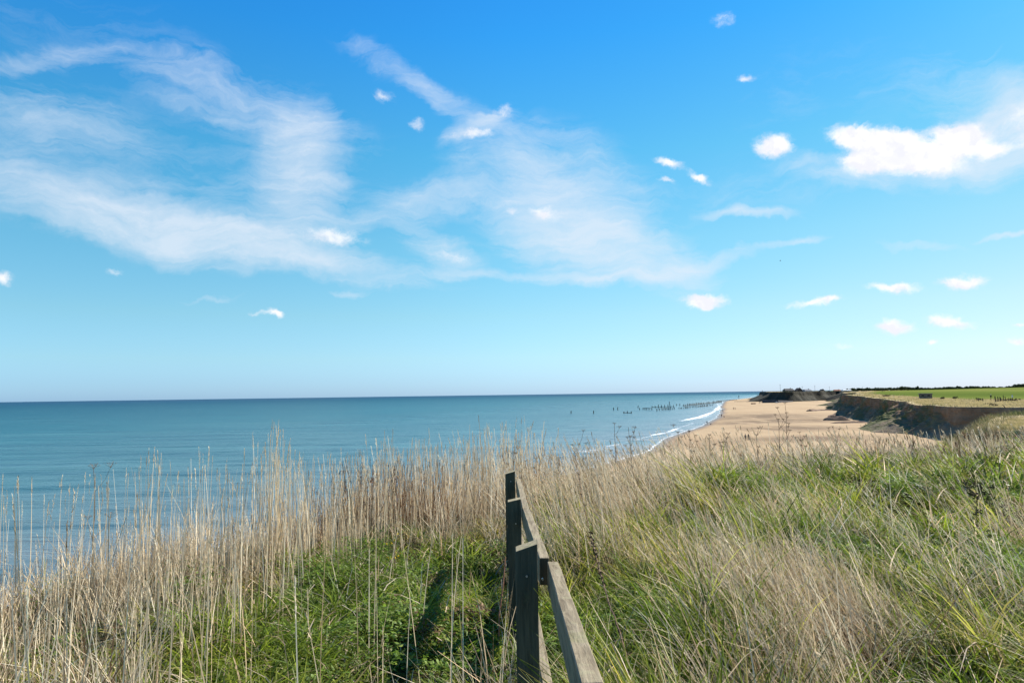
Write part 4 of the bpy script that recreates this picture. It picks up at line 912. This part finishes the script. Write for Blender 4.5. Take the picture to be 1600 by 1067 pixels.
person(bp(1169.5, 624.3), R(90), (.02, .02, .02), (.03, .03, .03), 'tiny figure far along the beach in front of the sea', GB)
GC = 'people walking on the clifftop'
person(on_land(1548.8, 624.8), R(100), (.02, .02, .025), (.02, .02, .02), 'walker in a dark coat and pale hat beside the broken clifftop fence', GC, hat=(.75, .75, .75), scale=1.03)
person(on_land(1582.2, 625.6), R(80), (.62, .64, .68), (.04, .04, .06), 'walker in a pale top and dark trousers right of the broken clifftop fence', GC, scale=1.03, hat=(.5, .5, .5))
person(land_at(1378.8, 400), R(150), (.04, .04, .05), (.03, .03, .04), 'left one of two dark figures on the far clifftop before the wood', GC)
person(land_at(1381.6, 401), R(150), (.02, .02, .02), (.02, .02, .03), 'right one of two dark figures on the far clifftop before the wood', GC)
def dog(loc, hd, c, label, s=1.0):
    V = [(0, .28, .50), (0, 0, .49), (0, -.25, .50), (0, -.38, .62), (0, -.47, .70), (0, -.60, .67), (.08, -.25, .30), (.08, -.24, .03), (-.08, -.26, .30), (-.08, -.30, .03), (.08, .27, .34), (.08, .36, .20), (.08, .31, .03), (-.08, .27, .34), (-.08, .33, .20), (-.08, .26, .03), (0, .42, .58), (0, .55, .68)]
    E = [(0, 1), (1, 2), (2, 3), (3, 4), (4, 5), (2, 6), (6, 7), (2, 8), (8, 9), (0, 10), (10, 11), (11, 12), (0, 13), (13, 14), (14, 15), (0, 16), (16, 17)]
    me = skin_mesh('dog', V, E, [.10, .10, .13, .08, .085, .045, .05, .03, .05, .03, .065, .035, .028, .065, .035, .028, .03, .02], 1, 1)
    o = link('dog', me, cloth(c)); o.location = loc; o.rotation_euler = (0, 0, hd); o.scale = (s,) * 3; tag(o, label, 'dog', 'dogs on the beach')
dog(bp(1131.6, 652), R(200), (.03, .022, .015), 'small dark dog beside the lone walker on the beach')
dog(bp(1110.6, 663.6), R(140), (.06, .04, .03), 'brown dog on the sand by the two people at the water edge')
# gull
g0 = at_y(1219.5, 407.5, 240); mb = MB()
wing = []
for s_ in (-1, 1):
    mb.add([(0, -.1, .0), (s_ * .32, -.16, .16), (s_ * .68, -.02, .08), (s_ * .34, .05, .15), (0, .14, 0)], [(0, 1, 3, 4), (1, 2, 3)])
    mb.add([(0, -.1, -.03), (s_ * .32, -.16, .14), (s_ * .68, -.02, .075), (s_ * .34, .05, .13), (0, .14, -.03)], [(4, 3, 1, 0), (3, 2, 1)])
mb.tube([(0, -.28, .02), (0, -.2, .02), (0, 0, 0), (0, .2, 0), (0, .32, 0)], [.012, .05, .075, .04, .03], 8)
o = mb.build('gull', mat('gull_feathers', (.12, .12, .13), .7)[0]); o.location = g0; o.rotation_euler = (0, 0, R(60)); tag(o, 'small dark gull gliding high in the sky above the beach', 'bird')

# ------------------------------------------------------------------ sea defences
def pile(parent, base, h, ln=(0, 0), r=.17, name='post', seed=0):
    mb = MB(); rnd = random.Random(seed * 7 + int(abs(base[0]) * 13)); z0 = -1.2
    mb.tube([(0, 0, z0), (ln[0] * h * .5, ln[1] * h * .5, h * .5), (ln[0] * h, ln[1] * h, h)], [r * 1.05, r, r * rnd.uniform(.7, .95)], 7)
    o = mb.build(name, M_PILE, parent); o.location = base; return o
def groyne(label, a, b, n, h, beams, seed, miss=.12, r=.3, z=0.0, zf=None, group='old timber groynes'):
    rnd = random.Random(seed); A = on_z(a[0], a[1], z); Bp = on_z(b[0], b[1], z); t = empty('timber_groyne', A); tag(t, label, 'groyne', group)
    for i in range(n):
        u = i / max(1, n - 1); q = A.lerp(Bp, u)
        if rnd.random() < miss and 0 < i < n - 1: continue
        q = q + Vector((rnd.gauss(0, .3), rnd.gauss(0, .3), 0)); pile(t, q - A, h * rnd.uniform(.65, 1.2), (rnd.gauss(0, .06), rnd.gauss(0, .06)), r, 'post', seed)
    d = (Bp - A); L = d.length; d.normalize(); sd_ = Vector((-d.y, d.x, 0)) * .3
    for (u0, u1, zz, th) in beams:
        p = A + d * L * u0 - A; q = A + d * L * u1 - A; mb = MB(); P = []
        for w_, zo in ((p, 0), (q, 0)): pass
        mb.hexa([tuple(p - sd_ + Vector((0, 0, zz))), tuple(q - sd_ + Vector((0, 0, zz))), tuple(q + sd_ + Vector((0, 0, zz))), tuple(p + sd_ + Vector((0, 0, zz))), tuple(p - sd_ + Vector((0, 0, zz + th))), tuple(q - sd_ + Vector((0, 0, zz + th * 1.05))), tuple(q + sd_ + Vector((0, 0, zz + th))), tuple(p + sd_ + Vector((0, 0, zz + th)))])
        mb.build('beam', M_PILE, t)
    return t
groyne('long timber groyne with tall posts running from the sea to the beach', (1067.5, 634.6), (1128, 628.6), 25, 2.6, [(0, .98, .25, .45), (.12, .9, 1.2, .3)], 1, .05)
groyne('short lower row of broken groyne posts in front of the long groyne', (1081.5, 636.6), (1114, 633.4), 12, 1.5, [(.2, .75, .3, .35)], 2)
groyne('dense row of short posts left of the long groyne', (1061.5, 638.6), (1077.5, 637.2), 9, 1.3, [(.5, 1, .9, .22)], 3, .0, .26)
groyne('middle groyne with a long beam and a few tall posts', (1018.5, 637.2), (1052.8, 636.2), 8, 2.5, [(0, .95, .5, .35)], 4, .0, .32)
groyne('close row of low posts in front of the middle groyne', (1030, 641.2), (1053, 639.5), 14, 1.6, [(0, .5, 1.3, .22)], 5, .08, .27)
groyne('seaward remains of the groyne, four posts under one crossbeam', (1004.5, 639.8), (1018, 640.4), 5, 1.5, [(0, 1, 1.1, .3)], 6, .0, .3)
groyne('two posts joined by a low beam standing alone in the water', (974.5, 645.2), (986.5, 645.4), 3, 1.6, [(0, 1, .1, .3)], 7, .0, .3)
groyne('far dark groyne across the upper beach behind the long groyne', (1120, 627.2), (1152, 624.6), 16, 1.3, [(0, 1, .2, .7)], 8, .1, .2, .4)
groyne('low rusty coloured groyne lying across the sand beyond the walkers', (1148, 627.6), (1181, 627.2), 10, .5, [(0, 1, .15, .3)], 9, .2, .15, 1.1)
groyne('broken timber frame by the foot of the headland', (1187, 629.5), (1194, 627), 4, 1.6, [(0, 1, .9, .3)], 10, .0, .2, 1.6)
groyne('most distant groyne, a dark line in the sea left of the headland', (1180, 622), (1193, 621.4), 8, 1.2, [(0, 1, .2, .8)], 11, .0, .25, .3)
SG = 'single old posts standing in the sea'
for i, (px, pyb, h, lb) in enumerate([(892.3, 645.6, 2.0, 'lone post in the sea, farthest left of all'), (927.5, 645.6, 2.0, 'lone post in the sea, second from the left'), (958.8, 640.6, 2.0, 'thick post in the sea, left one of a close pair'), (965.3, 640.4, 2.2, 'thin post in the sea, right one of a close pair'), (996.6, 637, 1.8, 'leaning post standing behind the seaward groyne remains'), (999.4, 640.2, 1.5, 'short post just left of the seaward groyne remains'), (1026.5, 642, 2, 'post standing in front of the beam of the middle groyne'), (1045.5, 631.8, 2.2, 'slanted post rising behind the middle groyne'), (1057.4, 633.6, 1.4, 'small post between the middle and long groynes, left one'), (1062.3, 633.6, 1.6, 'small post between the middle and long groynes, right one')]):
    q = on_z(px, pyb, 0); o = pile(None, q, h * (q.y / 520), (.25 if 'slant' in lb or 'lean' in lb else .03, 0), .32, 'sea_post', i); tag(o, lb, 'post', SG)
for px, pyb, pyt, lb in [(1154.6, 623.5, 618, 'tall marker pole standing at the far end of the beach'), (1183.3, 618.6, 615.9, 'small marker pole in the sea left of the headland')]:
    q = on_z(px, pyb, 0); tp = at_y(px, pyt, q.y); mb = MB(); mb.tube([(0, 0, -1), (0, 0, tp.z * .8), (0, 0, tp.z)], [.45, .4, .35], 8); mb.box(-.7, .7, -.1, .1, tp.z * .8, tp.z); o = mb.build('marker_pole', M_PILE); o.location = q; tag(o, lb, 'pole', 'marker poles off the beach')
q = on_z(1191.3, 614.2, 0); k = q.y / 1067
bt = empty('beacon_tower', q); tag(bt, 'dark beacon tower on a rock base far out by the horizon', 'beacon')
mb = MB(); mb.tube([(0, 0, 0), (0, 0, 2.2 * k), (0, 0, 2.3 * k), (0, 0, 4.6 * k)], [.8 * k, .7 * k, .4 * k, .3 * k], 8); mb.build('tower', M_PILE, bt)
mb = MB(); mb.tube([(-2.2 * k, 0, 0), (-1 * k, 0, .5 * k), (2 * k, 0, .45 * k), (6 * k, 0, .3 * k)], [.1 * k, .5 * k, .5 * k, .2 * k], 7); mb.build('rock_base', M_CONC, bt)
a = on_z(1197, 614.0, 0); mb = MB(); rnd = random.Random(3)
mb.tube([Vector((i * 22, rnd.gauss(0, 3), 0)) for i in range(9)], [6 * rnd.uniform(.5, 1) for _ in range(9)], 7); o = mb.build('rock_breakwater', M_CONC); o.location = a; tag(o, 'long low rock breakwater on the horizon beside the beacon tower', 'breakwater')

# rusty wreckage and clay ledges on the sand
q = bp(1177.2, 631.2); k = q.y / 1067; w = empty('rusty_caisson', q, R(8)); tag(w, 'rusty red steel box lying on the sand near the headland', 'wreckage')
mb = MB(); mb.box(-3.1 * k, 3.1 * k, -1.2, 1.2, -.3, 1.5 * k); finish(mb.build('body', M_METAL, w), .08)
for i in range(9):
    x = (-2.8 + i * .7) * k; mb = MB(); mb.box(x - .09, x + .09, -1.32, -1.21, 0, 1.4 * k); mb.build('rib', M_METAL, w)
M_CLAYR = noisy('wet_clay', (.09, .055, .04), (.17, .11, .075), .8, bs=.8, bd=.2)
def ledge(pts, label, seed, hs):
    A = bp(*pts[0]); V = []; P = [bp(*p) for p in pts]; Q = []
    for i in range(len(P) - 1):
        n = max(2, int((P[i + 1] - P[i]).length / .8))
        for k in range(n): u = k / n; Q.append((P[i].lerp(P[i + 1], u), hs[i] * (1 - u) + hs[i + 1] * u))
    Q.append((P[-1], hs[-1])); NP = 11
    for i, (p, h) in enumerate(Q):
        d = (Q[min(i + 1, len(Q) - 1)][0] - Q[max(i - 1, 0)][0]); s = Vector((-d.y, d.x, 0)).normalized()
        e = min(1, (len(Q) - 1 - i) / 4 + .1, i / 2 + .25)
        for j in range(NP):
            u = j / (NP - 1) * 2 - 1; prof = (1 - abs(u) ** 3.2); wd = (1.2 + h * .9) * e
            nz = float(fbm(np.array([i * .3 + seed]), np.array([j * .6]), seed, 3)[0])
            V.append(p - A + s * (u * wd + nz * .6) + Vector((0, 0, (h * prof * (1 + nz * .6)) * e - .15)))
    F = [(i * NP + j, i * NP + j + 1, (i + 1) * NP + j + 1, (i + 1) * NP + j) for i in range(len(Q) - 1) for j in range(NP - 1)]
    mb = MB(); mb.add(V, F); mb.f.append(tuple(range(NP))); mb.f.append(tuple(range((len(Q) - 1) * NP, len(Q) * NP))[::-1]); o = finish(mb.build('clay_ledge', M_CLAYR)); o.location = A
    tag(o, label, 'clay ledge', 'clay ledges exposed on the beach')
ledge([(1262.5, 642.6), (1270, 642.2), (1280, 641.4), (1292, 641.2), (1306, 641)], 'narrow brown clay ledge with a blunt left end, the farthest of the ledges', 1, [1.2, 1.1, .7, .6, .3])
ledge([(1286.5, 656.4), (1300, 656.6), (1315, 656.8), (1330, 657)], 'thick dark clay ledge at the foot of the projecting cliff', 2, [1.3, 1.5, 1.7, 1.2])
ledge([(1297, 661.4), (1315, 660.9), (1340, 660.4), (1364, 660.2)], 'long thin clay ledge nearest to the camera', 3, [.35, .7, .7, .3])
ledge([(1296, 651.2), (1306, 650.6), (1318, 650.6)], 'small dark clay ledge tucked against the projecting cliff', 4, [.7, 1.3, 1.0])
# sea wall and boulders at the foot of the headland
wa = [bp(1191, 629.4), bp(1215, 629.0), bp(1238, 627.8)]
mb = MB(); A = wa[0]
for i in range(2):
    p, q = wa[i] - A, wa[i + 1] - A; s = Vector((-(q - p).y, (q - p).x, 0)).normalized() * .6; hh = 3.6 if i == 0 else 2.6; h2 = 2.6 if i == 0 else 1.2
    mb.hexa([tuple(p - s * 1.6 + Vector((0, 0, -.5))), tuple(q - s * 1.6 + Vector((0, 0, -.5))), tuple(q + s + Vector((0, 0, -.5))), tuple(p + s + Vector((0, 0, -.5))), tuple(p - s + Vector((0, 0, hh))), tuple(q - s + Vector((0, 0, h2))), tuple(q + s + Vector((0, 0, h2))), tuple(p + s + Vector((0, 0, hh)))])
o = mb.build('sea_wall', noisy('dark_sheet_piling', (.045, .047, .055), (.09, .09, .10), .6)); o.location = A; tag(o, 'dark low sea wall along the foot of the headland', 'sea wall')
rnd = random.Random(12); bm0 = []
for v_ in range(3):
    bm = bmesh.new(); bmesh.ops.create_icosphere(bm, subdivisions=2, radius=1)
    for v in bm.verts: v.co *= 1 + (vnoise(v.co.x * 1.7 + v_ * 5, v.co.y * 1.7 + v.co.z) - .5) * .7; v.co.z *= .7
    me_ = bpy.data.meshes.new('boulder'); bm.to_mesh(me_); bm.free(); me_.materials.append(noisy('armour_rock', (.10, .10, .10), (.30, .29, .28), 1.2) if v_ == 0 else bm0[0].materials[0]); bm0.append(me_)
for i in range(26):
    u = rnd.random(); px = 1212 + 38 * u; py = 629.2 - 6.0 * u ** 1.3 + rnd.uniform(-.5, .4); q = bp(px, py); o = bpy.data.objects.new('boulder', bm0[i % 3]); COL.objects.link(o); o.location = q; s_ = rnd.uniform(.7, 1.7); o.scale = (s_, s_, s_); o.rotation_euler = (0, 0, rnd.uniform(0, 6)); tag(o, 'grey boulder in the rubble along the foot of the headland', 'boulder', 'boulders at the foot of the headland')

# ------------------------------------------------------------------ village on the headland
def house(px, y, w, dp, hw, hr, rz, wc, rc, label, gable=False, nw=3, chim=True):
    q = land_at(px, y); t = empty('bungalow' if hr < 6 else 'house', q, rz); tag(t, label, 'house', 'houses on the headland')
    mw = noisy('house_wall', wc, tuple(c * 1.1 for c in wc), .8); mr_ = noisy('roof_tiles', rc, tuple(c * 1.3 for c in rc), 1.5)
    mb = MB(); mb.box(-w / 2, w / 2, -dp / 2, dp / 2, -.5, hw); mb.build('wall', mw, t)
    mb = MB(); o_ = .4; X_, Y_ = w / 2 + o_, dp / 2 + o_
    if gable: V = [(-X_, -Y_, hw), (X_, -Y_, hw), (X_, Y_, hw), (-X_, Y_, hw), (0, -Y_, hr), (0, Y_, hr)]; Fc = [(0, 1, 4), (1, 2, 5, 4), (2, 3, 5), (3, 0, 4, 5), (3, 2, 1, 0)]
    else: V = [(-X_, -Y_, hw), (X_, -Y_, hw), (X_, Y_, hw), (-X_, Y_, hw), (-X_ + .8, 0, hr), (X_ - .8, 0, hr)]; Fc = [(0, 1, 5, 4), (1, 2, 5), (2, 3, 4, 5), (3, 0, 4), (3, 2, 1, 0)]
    mb.add([(a_, b_, c_ + .004) for a_, b_, c_ in V], Fc); ro = finish(mb.build('roof', mr_, t))
    if chim: mb = MB(); mb.box(w * .2, w * .2 + .7, -.35, .35, hr - .8, hr + .9); mb.build('chimney', M_BRICK, ro)
    for i in range(nw):
        x = -w / 2 + w * (i + .5) / nw
        if i == nw // 2 and nw > 2: mb = MB(); mb.box(x - .5, x + .5, -dp / 2 - .05, -dp / 2 + .1, 0, 2.05); mb.build('door', M_PILE, t)
        else: mb = MB(); mb.box(x - .7, x + .7, -dp / 2 - .05, -dp / 2 + .1, 1.0, 2.1); mb.build('window', M_HOLE, t)
house(1232, 930, 13.5, 7, 2.6, 5.3, R(12), (.18, .17, .15), (.055, .055, .06), 'long low dark roofed bungalow, first house on the headland')
house(1247.8, 945, 9, 8, 2.6, 6.6, R(8), (.15, .12, .09), (.06, .045, .04), 'house with a steep brown gable, second on the headland', True)
house(1261, 940, 10.5, 7, 2.8, 4.9, R(14), (.36, .38, .44), (.13, .14, .16), 'pale grey walled bungalow right of the gabled house')
house(1240.6, 990, 2.5, 4, 2.6, 3.6, 0, (.7, .7, .68), (.3, .3, .3), 'tiny white shed between the long bungalow and the gabled house', True, 1, False)
house(1284.5, 1150, 7, 8, 2.6, 6.0, R(4), (.16, .13, .10), (.05, .045, .04), 'small dark gabled house farther back to the right', True)
house(1324, 1450, 22, 10, 3.0, 4.6, R(4), (.6, .62, .62), (.42, .45, .47), 'long pale shed low on the skyline above the projecting cliff', False, 5, False)
house(1308, 1400, 13, 8, 2.6, 4.8, R(-6), (.3, .2, .15), (.2, .08, .05), 'red roofed house low on the skyline left of the long pale shed')
for px, y, pyt, lb in [(1219.4, 860, 600.2, 'tall thin mast at the seaward end of the village'), (1253.8, 960, 603.2, 'thin pole just right of the gabled house'), (1273.5, 960, 602, 'thin pole standing right of the grey walled bungalow'), (1296.5, 1100, 603.6, 'thin pole above the scrub in the middle of the skyline'), (1348, 1200, 603.8, 'leaning thin pole above the near end of the wood')]:
    q = land_at(px, y); tp = at_y(px, pyt, y); h = tp.z - q.z; mb = MB(); mb.tube([(0, 0, -.5), (0, 0, h * .6), (0, 0, h)], [.16, .13, .10], 6); mb.box(-.9, .9, -.06, .06, h * .86, h * .88); o = mb.build('utility_pole', M_PILE); o.location = q; tag(o, lb, 'pole', 'poles of the village')

# ------------------------------------------------------------------ trees beyond the field
def crown(n, sx, sy, sz, size, cols, z0, lumps=7):
    c = np.stack([rng.normal(0, sx * .45, lumps), rng.normal(0, sy * .45, lumps), z0 + rng.uniform(.25, .8, lumps) * sz], 1); i = rng.integers(0, lumps, n)
    d = rng.normal(0, 1, (n, 3)); d /= np.linalg.norm(d, axis=1)[:, None]; rr_ = rng.uniform(.6, 1, n)[:, None] * np.array([sx * .5, sy * .5, sz * .32]); P = c[i] + d * rr_
    P[:, 2] = np.maximum(P[:, 2], z0 + .1)
    a = rng.normal(0, 1, (n, 3)); a /= np.linalg.norm(a, axis=1)[:, None]; b = np.cross(a, d); b /= np.linalg.norm(b, axis=1)[:, None] + 1e-9
    s = (size * rng.uniform(.5, 1.3, n))[:, None]; V = np.stack([P - a * s, P + b * s * .6, P + a * s, P - b * s * .6], 1).reshape(-1, 3); F = np.arange(n * 4).reshape(-1, 4)
    return V, F, np.repeat(pal(n, cols, .15), 4, 0)
TC = [(.035, .055, .025), (.05, .075, .03), (.03, .045, .025), (.06, .075, .035)]
parts = []; rngs = np.arange(1322, 1640, 2.1)
for i, px in enumerate(rngs):
    y = 1500 + rng.normal(0, 60); q = land_at(px, y); tt = float(np.interp(px, [1322, 1345, 1360, 1400, 1412, 1430, 1440, 1455, 1480, 1520, 1560, 1600], [607.3, 607, 606.4, 605.8, 604.6, 605.2, 605.8, 606.2, 605.2, 603.6, 604.4, 603.5])) + rng.normal(0, .45)
    sz = at_y(px, tt, y).z - q.z; sz = max(sz, 3)
    v, f, c = crown(230, 4.5, 4, sz, 1.3, TC, 0, 6); parts.append((v + np.array([q.x, q.y, q.z]), f, c))
stuff('distant_wood', parts, M_WEED, 'dark blue green belt of trees along the skyline beyond the green field', 'wood')
parts = []
for i in range(80):
    px = rng.uniform(1222, 1345); y = rng.uniform(900, 1300); q = land_at(px, y); v, f, c = crown(60, 3.5, 3, rng.uniform(1.0, 2.6), .8, [(.06, .08, .03), (.10, .11, .045), (.05, .06, .03)], 0, 3); parts.append((v + np.array([q.x, q.y, q.z]), f, c))
stuff('headland_scrub', parts, M_WEED, 'low green scrub around the houses on the headland', 'scrub')
def tree(px, y, pyt, w, label, n=900):
    q = land_at(px, y); h = at_y(px, pyt, y).z - q.z; t = empty('tree', q); tag(t, label, 'tree', 'trees standing out of the distant wood')
    V, F, c = crown(n, w, w, h * .8, .9 * y / 1400, TC, h * .2, 9); link('crown', npmesh('crown', V, F, False, None, c), M_WEED, t)
    mb = MB(); mb.tube([(0, 0, -.5), (0, 0, h * .35), (w * .1, 0, h * .6)], [w * .06, w * .045, w * .02], 7)
    for s_ in (-1, 1): mb.tube([(0, 0, h * .3), (s_ * w * .3, 0, h * .6)], [w * .03, w * .012], 5)
    mb.build('trunk', M_PILE, t)
tree(1409, 1380, 603.6, 8, 'rounded tree rising from the wood left of the pillbox'); tree(1420, 1390, 604.2, 6, 'broad tree next to the rounded one above the pillbox'); tree(1434, 1400, 603.3, 3.5, 'narrow dark tree breaking the skyline above the pillbox', 500); tree(1499, 1400, 603.0, 5, 'small tree standing up from the middle of the wood', 600)
for px, tp_, lb in [(1590.5, 600.6, 'left tree of the nearer clump on the right skyline'), (1595, 599.9, 'middle tree of the nearer clump on the right skyline'), (1600.5, 599.4, 'right tree of the nearer clump on the right skyline'), (1606, 599.6, 'last tree of the nearer clump, cut by the right frame edge')]: tree(px, 860, tp_, 5.5, lb)
